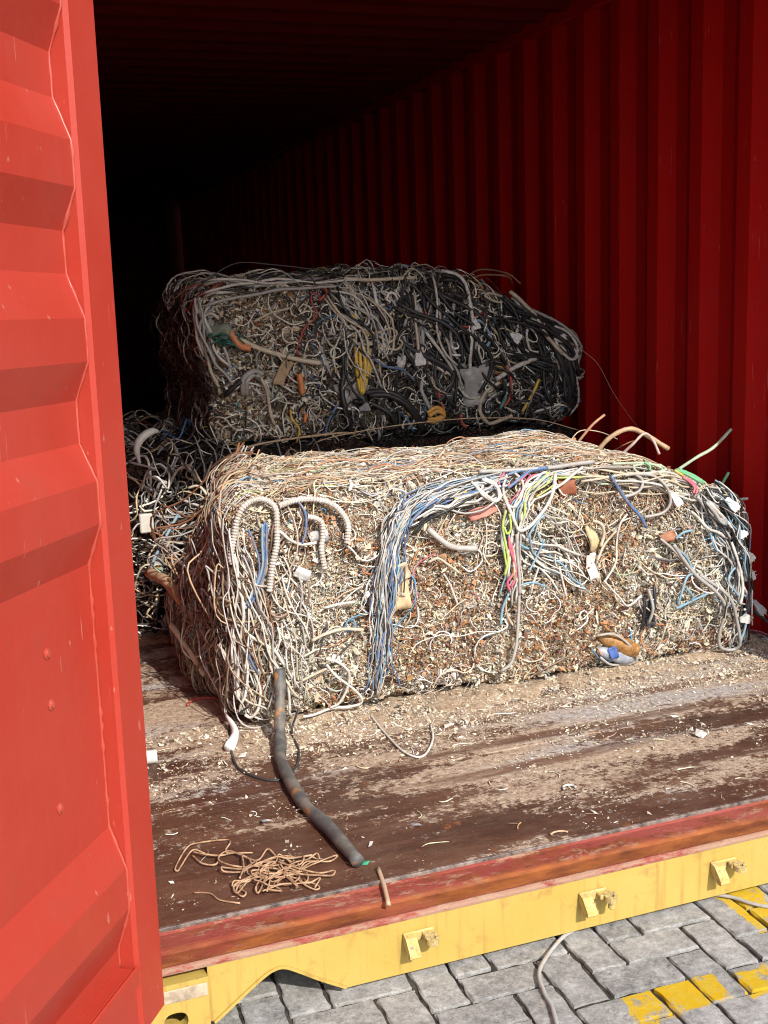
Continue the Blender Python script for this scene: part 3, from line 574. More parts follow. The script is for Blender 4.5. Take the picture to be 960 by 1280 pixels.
def paver_mesh(seed):
    rg = np.random.default_rng(seed); nx, ny = 9, 5; V = []; F = []; L, W, b, H = .0862, .0417, .004, .03
    xs = [-L, -L+b]+list(np.linspace(-L+b, L-b, nx)[1:-1])+[L-b, L]; ys = [-W, -W+b]+list(np.linspace(-W+b, W-b, ny)[1:-1])+[W-b, W]
    for j, y in enumerate(ys):
        for i, x in enumerate(xs):
            ed = (i in (0, len(xs)-1))+(j in (0, len(ys)-1)); z = -.0025*min(ed, 1)*rg.uniform(.2, 2.4)+rg.uniform(-.0005, .0005)
            jit = rg.uniform(-.0042, .0014) if ed else 0; V.append((x+(jit if i == len(xs)-1 else -jit if i == 0 else 0), y+(jit if j == len(ys)-1 else -jit if j == 0 else 0), z))
    n = len(xs); mrows = len(ys)
    for j in range(mrows-1):
        for i in range(n-1): F.append((j*n+i, j*n+i+1, (j+1)*n+i+1, (j+1)*n+i))
    ring = [i for i in range(n)]+[j*n+n-1 for j in range(1, mrows)]+[(mrows-1)*n+i for i in range(n-2, -1, -1)]+[j*n for j in range(mrows-2, 0, -1)]
    k = len(V); V += [(V[i][0], V[i][1], -H) for i in ring]
    for a in range(len(ring)): b2 = (a+1) % len(ring); F.append((ring[a], k+a, k+b2, ring[b2]))
    me = bpy.data.meshes.new('paver'); me.from_pydata(V, [], F); me.update(); me.materials.append(M_pav); return me
PM = [paver_mesh(s) for s in range(6)]
rot = rad(-1.5); ca, sa = math.cos(rot), math.sin(rot); npv = 0
for a in range(-40, 41):
    for b in range(-40, 41):
        # 90 degree herringbone: unit cells of 1x1 (0.1 m)
        k = (a-b) % 4
        if k == 0: cx, cy, horiz = (a+1)*.089, (b+.5)*.089, True
        elif k == 2: cx, cy, horiz = (a+.5)*.089, (b+0.)*.089, False
        else: continue
        X, Y = cx*ca-cy*sa+.005, cx*sa+cy*ca-.02
        if not (GX0 < X < GX1 and GY0 < Y < GY1): continue
        o = bpy.data.objects.new('paver', random.choice(PM)); link(o)
        o.location = (X, Y, GZ+random.uniform(-.0025, .0015)); o.rotation_euler = (random.uniform(-.012, .012), random.uniform(-.012, .012), rot+(0 if horiz else math.pi/2)+random.choice((0, math.pi))+random.uniform(-.012, .012))
        o.parent = ground; npv += 1

# ------------------------------------------------------------------ shipping container
W, H, LEN = 2.352, 2.39, 11.9
box = empty('shipping_container', (W/2, 2.9, GZ))
props(box, 'red steel shipping container with yellow door sill, standing open on grey pavers', 'container')
def corr_profile(y0, y1, phase, pitch=.278, depth=.036):
    pts = []; k = math.floor((y0-phase)/pitch)-1
    while True:
        a = phase+k*pitch     # front-facing slope a..a+.068 from outer to inner, inner flat, rear slope, outer flat
        for dy, dd in ((0, depth), (.068, 0), (.140, 0), (.208, depth)): pts.append((a+dy, dd))
        k += 1
        if a > y1+pitch: break
    out = [(y0, np.interp(y0, [p[0] for p in pts], [p[1] for p in pts]))]
    out += [p for p in pts if y0 < p[0] < y1]; out.append((y1, np.interp(y1, [p[0] for p in pts], [p[1] for p in pts]))); return out
for side in (0, 1):
    V = []; F = []; pr = corr_profile(.10, LEN, 1.25-.278*6)
    for y, dd in pr:
        x = (W+dd) if side else -dd; V += [(x, y, -.01), (x, y, 1.2), (x, y, H+.0)]
    for i in range(len(pr)-1):
        for j in (0, 1):
            a = i*3+j; f = (a, a+3, a+4, a+1); F.append(f if side == 0 else f[::-1])
    o = mobj('side_wall', V, F, M_wall, box); md = o.modifiers.new('thickness', 'SOLIDIFY'); md.thickness = .002; md.offset = -1
    # rails top and bottom
    x0, x1 = (W+.002, W+.06) if side else (-.06, -.002)
    MB().box(x0-.0, x1, .10, LEN, -.15, -.012, .006).obj('bottom_rail', M_wall, box)
    MB().box(W-.004 if side else -.06, W+.06 if side else .004, .10, LEN, H-.045, H+.07, .006).obj('top_rail', M_wall, box)
    MB().box(W+.001 if side else -.075, W+.075 if side else -.001, -.012, .10, -.03, H+.08, .006).obj('corner_post', M_door, box)
# roof: shallow cross corrugations
V = []; F = []; n = 0
yy = .10
prof = []
while yy < LEN:
    for dy, dz in ((0, 0), (.05, .022), (.11, .022), (.16, 0)): prof.append((yy+dy, H+dz))
    yy += .21
for y, z in prof: V += [(-.05, y, z), (W+.05, y, z)]
F = [(2*i, 2*i+2, 2*i+3, 2*i+1) for i in range(len(prof)-1)]
roof = mobj('roof', V, F, M_roof_shade, box); md = roof.modifiers.new('thickness', 'SOLIDIFY'); md.thickness = .002
MB().box(.002, W-.002, 0, .10, 2.275, H+.09, .008).obj('door_header', M_door, box)
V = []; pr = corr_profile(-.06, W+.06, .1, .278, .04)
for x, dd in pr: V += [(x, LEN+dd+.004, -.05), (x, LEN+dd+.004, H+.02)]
mobj('front_wall', V, [(2*i, 2*i+1, 2*i+3, 2*i+2) for i in range(len(pr)-1)], M_end_shade, box)
MB().box(-.075, W+.075, LEN+.05, LEN+.07, -.15, H+.12).obj('end_light_block', M_end_shade, box)  # unseen box added to stop light leaking in round the end wall
# floor boards
flo = MB().box(.001, W-.001, .118, LEN, -.13, -.028).obj('floor', M_floor, box)
ye = [.116, .642, 1.86, 3.08, 4.3, 5.5, 6.7, 7.9, 9.1, 10.3, LEN]
for i in range(len(ye)-1):
    MB().box(.003, W-.003, ye[i]+.0015, ye[i+1]-.0015, -.0275, 0, .0015).obj('plywood_sheet', M_floor, flo)
MB().box(.003, W-.003, .110, .1165, -.03, .0015, .001).obj('edge_strip', simple('worn_edge', (.26, .20, .17), .5, .8, 40), flo)
# sill: threshold plate with a gutter, rounded lip, yellow face with the handling recess
sill = mobj('door_sill', *extr_x([(.1095, -.006), (.104, -.010), (.060, -.0130), (.054, -.0150), (.051, -.0225), (.015, -.0265), (.011, -.0225), (.006, -.0215), (.0015, -.0245), (-.001, -.029), (-.001, -.034), (.004, -.0345), (.1095, -.036)], .0, W, 24), M_sill, box, False)
arch = [(.128, -.158), (.152, -.141), (.178, -.122), (.215, -.096), (.236, -.0825), (.250, -.0765), (.264, -.0745), (.278, -.0785), (.300, -.092), (.345, -.122), (.398, -.1535)]
top = -.0350; bot = -.1535
def beam_poly():
    V = []; F = []
    cols = [(.119, None)]+[]
    xs = sorted(set([.1195, .128]+[a[0] for a in arch]+list(np.linspace(.42, W-.1195, 20))))
    ax = [a[0] for a in arch]; az = [a[1] for a in arch]
    lowz = lambda x: max(bot, float(np.interp(x, ax, az))) if ax[0] <= x <= ax[-1] else bot
    for x in xs: V += [(x, 0, top), (x, 0, lowz(x)), (x, .006, top), (x, .006, lowz(x))]
    for i in range(len(xs)-1):
        a = i*4; F += [(a, a+1, a+5, a+4), (a+2, a+6, a+7, a+3), (a+1, a+3, a+7, a+5), (a, a+4, a+6, a+2)]
    return V, F
mobj('sill_face', *beam_poly(), M_yellow, sill)
# rolled flange along the recess
V = []; F = []
A = catmull([(x, 0, z) for x, z in arch], 4)
T = unit(np.gradient(A, axis=0)); 
for p, t in zip(A, T):
    nrm = np.array([-t[2], 0, t[0]]); nrm = nrm if nrm[2] > 0 else -nrm
    for dy, dn in ((-.005, .0), (-.005, .006), (.055, .006), (.055, .0)): V.append(p+np.array([0, dy, 0])+nrm*dn)
n = len(A); F = [(i*4+j, i*4+(j+1) % 4, i*4+4+(j+1) % 4, i*4+4+j) for i in range(n-1) for j in range(4)]+[(3, 2, 1, 0), tuple((n-1)*4+j for j in range(4))]
mobj('recess_flange', V, F, M_yellow, sill)
MB().box(.41, W-.13, .006, .075, -.1525, -.140).obj('bottom_flange', M_yellow, sill)

def casting(x0, x1, hx, parent):
    # front plate with a rounded slot, plus the block behind
    z0, z1, y0 = GZ+.001, -.052, -.006; cx, cz, rx, rz = hx, -.133, .0235, .0195; N = 32; V = []; F = []
    for i in range(N):
        a = 2*math.pi*i/N; c, s = math.cos(a), math.sin(a)
        hx_ = cx+rx*math.copysign(abs(c)**.75, c); hz_ = cz+rz*math.copysign(abs(s)**.9, s)
        t = min(((x1-cx) if c > 0 else (cx-x0))/max(abs(c), 1e-6), ((z1-cz) if s > 0 else (cz-z0))/max(abs(s), 1e-6))
        V += [(cx+c*t, y0, cz+s*t), (hx_, y0, hz_), (hx_, y0+.028, hz_), (cx+c*t, .10, cz+s*t)]
    for i in range(N):
        a, b = i*4, ((i+1) % N)*4; F += [(a, b, b+1, a+1), (a+1, b+1, b+2, a+2), (a, a+3, b+3, b)]
    # square off the outer corners
    for X, Z in ((x0, z0), (x0, z1), (x1, z0), (x1, z1)):
        k = min(range(N), key=lambda i: (V[i*4][0]-X)**2+(V[i*4][2]-Z)**2)
        for q in (0, 3): V[k*4+q] = (X, V[k*4+q][1], Z)
    o = mobj('corner_casting', V, F, M_yellow, parent)
    return o
cast = casting(-.043, .1185, .052, box)
casting(W-.1185, W+.043, W-.052, box)
MB().box(.031, .1165, -.0085, -.0062, -.090, -.063, .001).obj('scraped_plate', simple('scraped_steel', (.52, .40, .28), .6, .5, 40), cast)
M_worn = simple('worn_keeper', (.40, .32, .18), .5, .5, 80)
def make_keep():
    s = NT('keeper_paint'); p = s.pos(); c = s.mix(s.step(s.noise(p, 30, 5), .4, .6), (.44, .31, .09), (.50, .37, .13))
    c = s.mix(s.math('MULTIPLY', s.step(s.noise(p, 70, 6, .75), .52, .62), .85), c, s.ramp(s.noise(p, 120, 3), [(.4, (.16, .08, .04)), (.6, (.34, .28, .22))])); s.bump(s.noise(p, 120, 4), .5, .003); return s.fin(c, .6, .35)
M_keep = make_keep()
# cam keepers
def keeper(cx, cz, tip):
    m_ = MB().box(cx-.044, cx+.044, -.008, -.001, cz-.012, cz+.017, .003)
    # left tongue: ramp that slopes outward and down
    def tongue(xa, xb, prof):
        n = len(prof); V = [(x, y, z) for x in (xa, xb) for y, z in prof]
        F = [(j, (j+1) % n, n+(j+1) % n, n+j) for j in range(n)]+[tuple(range(n))[::-1], tuple(n+j for j in range(n))]; m_.add(V, F)
    tongue(cx-.043, cx-.012, [(-.007, cz+.015), (-.022, cz+.010), (-.047, cz-.018), (-.050, cz-.030), (-.043, cz-.036), (-.036, cz-.022), (-.020, cz-.006), (-.007, cz-.002)])
    tongue(cx-.0435, cx-.036, [(-.007, cz+.010), (-.030, cz-.010), (-.042, cz-.034), (-.036, cz-.036), (-.007, cz-.010)])
    # right lug: rounded tab with an eye
    lug0 = len(m_.f)
    N = 18; V = []; F = []; lx, ly, rr = cx+.026+tip*.006, -.036, .019
    for z in (cz+.012, cz-.003):
        for i in range(N):
            a = 2*math.pi*i/N; V.append((lx+rr*math.cos(a), ly+rr*math.sin(a), z+.14*(ly+rr*math.sin(a)+.03)))
        for i in range(N):
            a = 2*math.pi*i/N; V.append((lx+.0065*math.cos(a)+.002, ly-.003+.0065*math.sin(a), z+.14*(ly+.0065*math.sin(a)+.03)))
    for i in range(N):
        j = (i+1) % N; F += [(i, j, N+j, N+i), (2*N+j, 2*N+i, 3*N+i, 3*N+j), (i, 2*N+i, 2*N+j, j), (N+j, 3*N+j, 3*N+i, N+i)]
    m_.add(V, F)
    lug1 = len(m_.f)
    m_.box(cx+.009, cx+.043, -.030, -.007, cz-.002, cz+.011, .002)
    if tip > 1: m_.box(cx+.030, cx+.050, -.046, -.030, cz-.030, cz-.001, .004)
    m_.v = [(cx+(x-cx)*.78, y*.84, cz+(z-cz)*.80) for x, y, z in m_.v]; o = m_.obj('cam_keeper', M_keep, sill); o.data.materials.append(M_worn)
    for p_ in o.data.polygons:
        if lug0 <= p_.index < lug1 and p_.index % 3 == tip % 3: p_.material_index = 1
    return o
for x, z, t in ((.560, -.074, 0), (.972, -.077, 2), (1.313, -.078, 1), (1.79, -.078, 0)): keeper(x, z, t)

# ------------------------------------------------------------------ door leaf (built flat: s along the leaf, o depth, z up), then placed
DOORZ0, DOORZ1, LEAF, FRW = -.045, 2.262, 1.165, .100
def door_leaf():
    d = empty('door_leaf'); 
    def part(name, mb, mat=M_door, par=d, smooth=False): return mb.obj(name, mat, par, smooth)
    # local x = s (away from the hinge), local y = out of the inner face (towards the viewer), z = up
    part('hinge_stile', MB().box(0, FRW, -.052, 0, DOORZ0, DOORZ1, .007))
    part('lock_stile', MB().box(LEAF-FRW, LEAF, -.052, 0, DOORZ0, DOORZ1, .007))
    part('bottom_rail', MB().box(FRW+.001, LEAF-FRW-.001, -.050, -.003, DOORZ0+.002, .092, .006))
    part('top_rail', MB().box(FRW+.001, LEAF-FRW-.001, -.050, -.003, 2.16, DOORZ1-.002, .006))
    Rz, Pz = -.034, -.0075
    pf = [(.09, Rz), (.128, Rz), (.205, Pz), (.280, Pz), (.355, Rz), (.818, Rz), (.885, Pz), (.955, Pz), (1.017, Rz), (1.087, Rz), (1.149, Pz), (1.217, Pz), (1.287, Rz), (1.354, Rz), (1.419, Pz), (1.489, Pz), (1.554, Rz), (1.622, Rz), (1.687, Pz), (1.757, Pz), (1.822, Rz), (1.89, Rz), (1.955, Pz), (2.025, Pz), (2.09, Rz), (2.17, Rz)]
    xs = np.linspace(FRW+.001, LEAF-FRW-.001, 9); V = [(x, o, z) for z, o in pf for x in xs]; n = len(xs)
    F = [(j*n+i, j*n+i+1, (j+1)*n+i+1, (j+1)*n+i) for j in range(len(pf)-1) for i in range(n-1)]
    pn = mobj('corrugated_panel', V, F, M_door, d); md = pn.modifiers.new('thickness', 'SOLIDIFY'); md.thickness = .002; md.offset = 0
    # weld bead down the joint with its blobs
    P = []
    rg = np.random.default_rng(3)
    for (z0, o0), (z1, o1) in zip(pf[:-1], pf[1:]):
        k = max(2, int(abs(z1-z0)/.012)); 
        for t in np.linspace(0, 1, k, endpoint=False): P.append((FRW+.003+rg.normal()*.0004, o0+(o1-o0)*t+.001, z0+(z1-z0)*t))
    P = np.array(P); r = .0022+.0006*np.abs(rg.normal(size=len(P)))
    for q in rg.choice(len(P), 16, replace=False): r[q] = .0052
    Vw, Fw = tube_geo(P, r, 6, (0, 1, 0)); mobj('weld_seam', Vw, Fw, M_weld, d, True)
    # bolts and the channel ledge
    for z in (.71, .628, .457):
        V = []; F = []; N = 14
        for k, (rr, oo) in enumerate(((.0095, 0), (.0095, .0015), (.0060, .0022), (.0055, .0045))):
            for i in range(N): a = 2*math.pi*i/N; V.append((.258+rr*math.cos(a)*.8, Rz+.0015+oo, z+rr*math.sin(a)))
        F = [(k*N+i, k*N+(i+1) % N, (k+1)*N+(i+1) % N, (k+1)*N+i) for k in range(3) for i in range(N)]+[tuple(3*N+i for i in range(N))]
        mobj('bolt', V, F, M_weld, d, False)
    MB().box(FRW+.0015, LEAF-FRW, -.0025, .004, .060, .0985, .003).obj('drip_ledge', M_door, d)
    return d
def copy_tree(o, parent=None):
    c = o.copy(); COL.objects.link(c); c.parent = parent
    for ch in [q for q in bpy.data.objects if q.parent == o]:
        copy_tree(ch, c)
    return c
door = door_leaf(); door.name = 'door'
door2 = copy_tree(door)
phi = rad(33)
tdir = Vector((-math.sin(phi), -math.cos(phi), 0)); ndir = Vector((math.cos(phi), -math.sin(phi), 0))
def place(d, origin, t, n_, tilt, mirror=False):
    mm = Matrix.Identity(4); z = Vector((0, 0, 1))
    for i in range(3): mm[i][0], mm[i][1], mm[i][2] = t[i], n_[i], z[i]
    mm = Matrix.Translation(origin) @ Matrix.Rotation(tilt, 4, n_) @ mm
    loc, rt, scl = mm.decompose(); d.location, d.rotation_euler, d.scale = loc, rt.to_euler(), scl
    d.parent = box; d.matrix_parent_inverse = wmat(box).inverted()
# tdir x ndir must be z-up right handed
assert abs(tdir.cross(ndir).z-1) < 1e-6
place(door, Vector((.027, -.078, 0)), tdir, ndir, rad(-1.25))
# the other leaf is folded right back along the outside of the right wall (built the same way, seen edge on at most)
t2 = Vector((.05, 1, 0)).normalized(); n2 = Vector((-t2.y, t2.x, 0)); 
place(door2, Vector((W+.17, -.06, 0)), t2, n2, 0)

# ------------------------------------------------------------------ bales
class Bale:
    def __init__(s, lo, hi, r, seed, amp, warp=None, unwarp=None):
        s.c = (np.array(lo)+np.array(hi))/2; s.h = (np.array(hi)-np.array(lo))/2; s.r = r; s.seed = seed; s.amp = amp
        s.wf = warp or (lambda P: P); s.uf = unwarp or (lambda P: P)
    def proj(s, P, off=0., fine=False):
        q = P-s.c; lim = s.h-s.r; inn = np.clip(q, -lim, lim); d = q-inn; L = np.linalg.norm(d, axis=-1)
        bad = L < 1e-6
        if bad.any():
            g = (s.h-np.abs(q)); ax = np.argmin(g, -1); e = np.zeros_like(q); np.put_along_axis(e, ax[..., None], np.sign(np.take_along_axis(q, ax[..., None], -1)), -1)
            inn = np.where(bad[..., None], np.where(np.abs(e) > 0, e*lim, q), inn); d = np.where(bad[..., None], e, d)
        n = unit(d); B = inn+n*s.r
        disp = s.amp*(.7*vnoise(B+s.c, 4.5, s.seed)+.45*vnoise(B+s.c, 14, s.seed+1))
        if fine: disp = disp+s.amp*(.40*vnoise(B+s.c, 38, s.seed+2)+.30*vnoise(B+s.c, 80, s.seed+3)-1.5*np.maximum(0, vnoise(B+s.c, 13, s.seed+4)-.38))
        return s.c+B+n*(disp+off)[..., None], n
    def world(s, P, off=0., fine=False):
        X, n = s.proj(P, np.broadcast_to(off, P.shape[:-1]), fine); return s.wf(X), n
    def sample(s, N, rg, faces):             # random points on chosen faces: dict face->weight
        names = list(faces); wts = []
        A = {'front': s.h[0]*s.h[2], 'left': s.h[1]*s.h[2], 'right': s.h[1]*s.h[2], 'top': s.h[0]*s.h[1]}
        wts = np.array([faces[f]*A[f] for f in names]); f = rg.choice(len(names), N, p=wts/wts.sum()); u = rg.uniform(-1, 1, (N, 3))*s.h; P = u.copy()
        for i, nm in enumerate(names):
            k = f == i
            if nm == 'front': P[k, 1] = -s.h[1]
            if nm == 'left': P[k, 0] = -s.h[0]
            if nm == 'right': P[k, 0] = s.h[0]
            if nm == 'top': P[k, 2] = s.h[2]
        return P+s.c
    def core(s, name, mat, parent, res):
        nx, ny, nz = [max(4, int(2*v/res)) for v in s.h]; Vs = []; Fs = []; base = 0
        def grid(a, b, c0, axes):
            nonlocal base
            A, B = np.meshgrid(np.linspace(-1, 1, a+1), np.linspace(-1, 1, b+1), indexing='ij'); P = np.zeros(A.shape+(3,))
            P[..., axes[0]] = A*s.h[axes[0]]; P[..., axes[1]] = B*s.h[axes[1]]; P[..., axes[2]] = c0*s.h[axes[2]]
            i, j = np.meshgrid(np.arange(a), np.arange(b), indexing='ij'); k = i*(b+1)+j+base
            F = np.stack([k, k+b+1, k+b+2, k+1], -1).reshape(-1, 4)
            par = {(0, 2, 1): 1, (0, 1, 2): 1, (1, 2, 0): 1}[axes]
            flip = (axes == (0, 2, 1) and c0 > 0) or (axes == (0, 1, 2) and c0 < 0) or (axes == (1, 2, 0) and c0 < 0)
            Fs.append(F[:, ::-1] if flip else F); Vs.append(P.reshape(-1, 3)+s.c); base += P.shape[0]*P.shape[1]
        for sg in (-1, 1): grid(nx, nz, sg, (0, 2, 1)); grid(nx, ny, sg, (0, 1, 2)); grid(ny, nz, sg, (1, 2, 0))
        P = np.vstack(Vs); X, n = s.world(P, -.005, True); X[:, 2] = np.maximum(X[:, 2], s.c[2]-s.h[2]+.002)
        return npmesh(name, X, np.vstack(Fs), mat, None, parent)
    def walk(s, P0, D0, K, step, curl, rg, off=(.0, .006), wav=.004, grav=0., loops=0., kink=.07):
        N = len(P0); p = P0.copy(); d = unit(D0); wv = curl*rg.normal(size=N); Ps = []; Ns = []
        step = np.broadcast_to(step, (N,)); o0 = rg.uniform(off[0], off[1], N); ph = rg.uniform(0, 6.28, N); fr = rg.uniform(.25, .7, N); bias = loops*rg.normal(size=N)
        for k in range(K):
            X, n = s.proj(p, np.zeros(N)); d = d+np.array([0, 0, -grav]); d = unit(d-(d*n).sum(-1, keepdims=True)*n)
            a = (wv+bias)[:, None]; d = unit(d*np.cos(a)+np.cross(n, d)*np.sin(a)); wv = .72*wv+curl*rg.normal(size=N)+np.where(rg.random(N) < kink, rg.normal(size=N)*.9, 0.)
            Ps.append(X+n*(o0+wav*np.sin(ph+fr*k))[:, None]); Ns.append(n); p = X+d*step[:, None]
        X = s.wf(np.stack(Ps, 1)); X[..., 2] = np.maximum(X[..., 2], .004); return X, np.stack(Ns, 1)
    def on_front(s, x, z, off):
        q = s.uf(np.array([[x, s.c[1]-s.h[1], z]], float)); q[0, 1] = s.c[1]-s.h[1]-.02
        X, n = s.world(q, off); return X[0], n[0]
def smooth01(x, a, b): t = np.clip((x-a)/(b-a), 0, 1); return t*t*(3-2*t)

def w1(P):
    P = P.copy(); x, y, z = P[..., 0].copy(), P[..., 1].copy(), P[..., 2].copy()
    P[..., 2] = z*(1-.25*smooth01(x, 1.70, 2.3))-.012*smooth01(y, 1.2, 1.9)*z/.7
    P[..., 0] = x+(.17*smooth01(z, .22, .68)-.03)*(1-smooth01(x, .42, 1.0))*smooth01(y, 1.10, 1.75)
    return P
def u1(P):
    P = P.copy(); P[..., 2] = P[..., 2]/(1-.25*smooth01(P[..., 0], 1.70, 2.3)); return P
def w2(P):
    P = P.copy(); x = P[..., 0]; P[..., 2] = .68+(P[..., 2]-.68)*(1-.42*smooth01(x, 1.60, 2.3)); return P
def u2(P):
    P = P.copy(); x = P[..., 0]; P[..., 2] = .68+(P[..., 2]-.68)/(1-.42*smooth01(x, 1.60, 2.3)); return P
B1 = Bale((.435, 1.075, 0), (2.195, 1.86, .695), .075, 11, .028, w1, u1)
B2 = Bale((.635, 2.27, .685), (2.215, 3.25, 1.29), .09, 31, .04, w2, u2)
B3 = Bale((.30, 2.22, 0), (2.22, 3.3, .67), .09, 51, .045)

bale1 = empty('cable_bale', (1.32, 1.55, 0)); props(bale1, 'large sunlit bale of pale shredded cable scrap nearest the sill on the container floor', 'bale', 'bales of cable scrap')
bale2 = empty('cable_bale', (1.4, 2.75, .68)); props(bale2, 'upper rear bale of black and grey cables stacked behind and above the pale bale', 'bale', 'bales of cable scrap')
bale3 = empty('cable_bale', (1.26, 2.75, 0)); props(bale3, 'dark tangled cable bale on the floor beneath the upper bale, mostly hidden', 'bale', 'bales of cable scrap')
B1.core('compressed_core', M_mulch, bale1, .012)
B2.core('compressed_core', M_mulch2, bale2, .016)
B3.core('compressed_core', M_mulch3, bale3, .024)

CREAM, WHITE, BEIGE, RUST, BROWN, GREY = (.69, .63, .47), (.80, .78, .71), (.56, .49, .34), (.36, .165, .07), (.14, .075, .05), (.42, .41, .39)
def blend_local(c, X, k):
    t = np.clip(.5+.62*vnoise(X, 21, 71)+.35*vnoise(X, 52, 72), 0, 1)[:, None]; g = np.clip(.5+.9*vnoise(X, 9, 73), 0, 1)[:, None]
    loc = np.array([.46, .36, .24])*(1-t)+np.array([.74, .69, .55])*t; loc = loc*(1-.35*g)+.35*g*np.array([.50, .49, .45]); return c*(1-k)+loc*k
# --- shredded fragments on the pale bale
def frag1():
    rg = np.random.default_rng(101); N = 72000; P = B1.sample(N, rg, {'front': 2.4, 'left': .5, 'right': 1.2, 'top': .9})
    X, n = B1.world(P, rg.uniform(-.006, .008, N), True); X[:, 2] = np.maximum(X[:, 2], .004)
    zr = vnoise(X, 5.5, 5)+.6*vnoise(X, 17, 6)+.22*(1-smooth01(X[:, 2], .2, .5)); zp = vnoise(X, 4, 9)-1.2*smooth01(X[:, 2], .1, .5)+.35
    size = rg.gamma(1.4, .0020, N).clip(.0012, .014)
    c1 = pick([CREAM, WHITE, BEIGE, GREY, RUST, BROWN, (.30, .40, .25), (.12, .30, .42), (.6, .4, .08), (.55, .16, .14)], [38, 34, 20, 9, 5, 2.5, 1.2, 1, 1, .7], N, rg)
    c2 = pick([RUST, (.22, .105, .065), BEIGE, (.42, .24, .12), CREAM, (.30, .18, .13)], [24, 14, 18, 22, 14, 10], N, rg)
    c3 = pick([(.26, .17, .16), BROWN, (.38, .30, .28), BEIGE, WHITE], [20, 16, 14, 14, 10], N, rg)
    rz = zr+.15*rg.normal(size=N) > .22; c = c1; c = np.where(((zp > .38) & (rg.random(N) < .8))[:, None], c3, c)
    c = blend_local(c, X, .38); c = np.where(rz[:, None], c2, c)
    h = N*2//3
    V, F, k = crumbs(X[:h], size[:h], rg); o = npmesh('shredded_fragments', V, F, M_frag, np.repeat(c[:h], k, 0), bale1, False); props(o, kind='stuff')
    V, F, k = crumbs(X[h:], size[h:]*.75, rg, True); o = npmesh('shredded_chips', V, F, M_frag, np.repeat(c[h:], k, 0), bale1, False); props(o, kind='stuff')
frag1()
def frag2():
    rg = np.random.default_rng(102); N = 24000; P = B2.sample(N, rg, {'front': 2.4, 'right': .8, 'top': .3})
    X, n = B2.world(P, rg.uniform(-.002, .016, N), True); left = 1-smooth01(X[:, 0]+.25*vnoise(X, 5, 3), .95, 1.5)
    size = rg.gamma(1.7, .0026, N).clip(.002, .016)
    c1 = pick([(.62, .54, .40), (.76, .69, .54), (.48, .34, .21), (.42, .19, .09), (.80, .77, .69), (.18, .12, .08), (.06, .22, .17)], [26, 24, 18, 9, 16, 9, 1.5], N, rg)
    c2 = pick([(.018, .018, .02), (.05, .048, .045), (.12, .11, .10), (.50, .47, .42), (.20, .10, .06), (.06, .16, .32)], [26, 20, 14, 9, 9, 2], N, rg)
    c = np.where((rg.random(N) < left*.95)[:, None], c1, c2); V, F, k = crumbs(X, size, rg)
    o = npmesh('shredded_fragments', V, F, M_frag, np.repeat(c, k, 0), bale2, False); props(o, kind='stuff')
frag2()

# --- masses of thin wire
def wire_mass(name, b, parent, seed, sets, mat=M_wires):
    rg = np.random.default_rng(seed); VV = []; FF = []; CC = []; base = 0
    for (N, faces, region, dirs, K, step, curl, rr, cols, wts, kw, S) in sets:
        P = b.sample(N*4, rg, faces); P = P[region(P)][:N] if region else P[:N]; N = len(P)
        D = dirs(rg, N, P); X, n = b.walk(P, D, K, rg.uniform(*step, N), curl, rg, **kw); r = rg.uniform(*rr, N)
        V, F = tubes(X, n, r, S); c = np.repeat(pick(cols, wts, N, rg), K*S, 0); VV.append(V); FF.append(F+base); CC.append(c); base += len(V)
    o = npmesh(name, np.vstack(VV), np.vstack(FF), mat, np.vstack(CC), parent); props(o, kind='stuff'); return o
anyd = lambda rg, N, P: rg.normal(size=(N, 3))
down = lambda rg, N, P: np.stack([rg.normal(size=N)*.22, rg.normal(size=N)*.22, -np.ones(N)], 1)
along = lambda rg, N, P: np.stack([rg.choice([-1, 1], N), rg.normal(size=N)*.22, rg.normal(size=N)*.10], 1)
WC = [(.66, .64, .59), (.58, .50, .38), (.40, .39, .37), (.50, .36, .22), (.20, .13, .09), (.08, .25, .42), (.40, .16, .07), (.35, .5, .3), (.55, .1, .15), (.05, .05, .05)]
wire_mass('short_wire_ends', B1, bale1, 201, [
    (1900, {'front': 2.4, 'left': .5, 'right': 1.3, 'top': .6}, None, anyd, 6, (.005, .013), .30, (.0009, .0019), WC, [34, 28, 12, 16, 4, 1.6, 6, .8, .6, 1], dict(off=(-.004, .010), wav=.006), 4)])
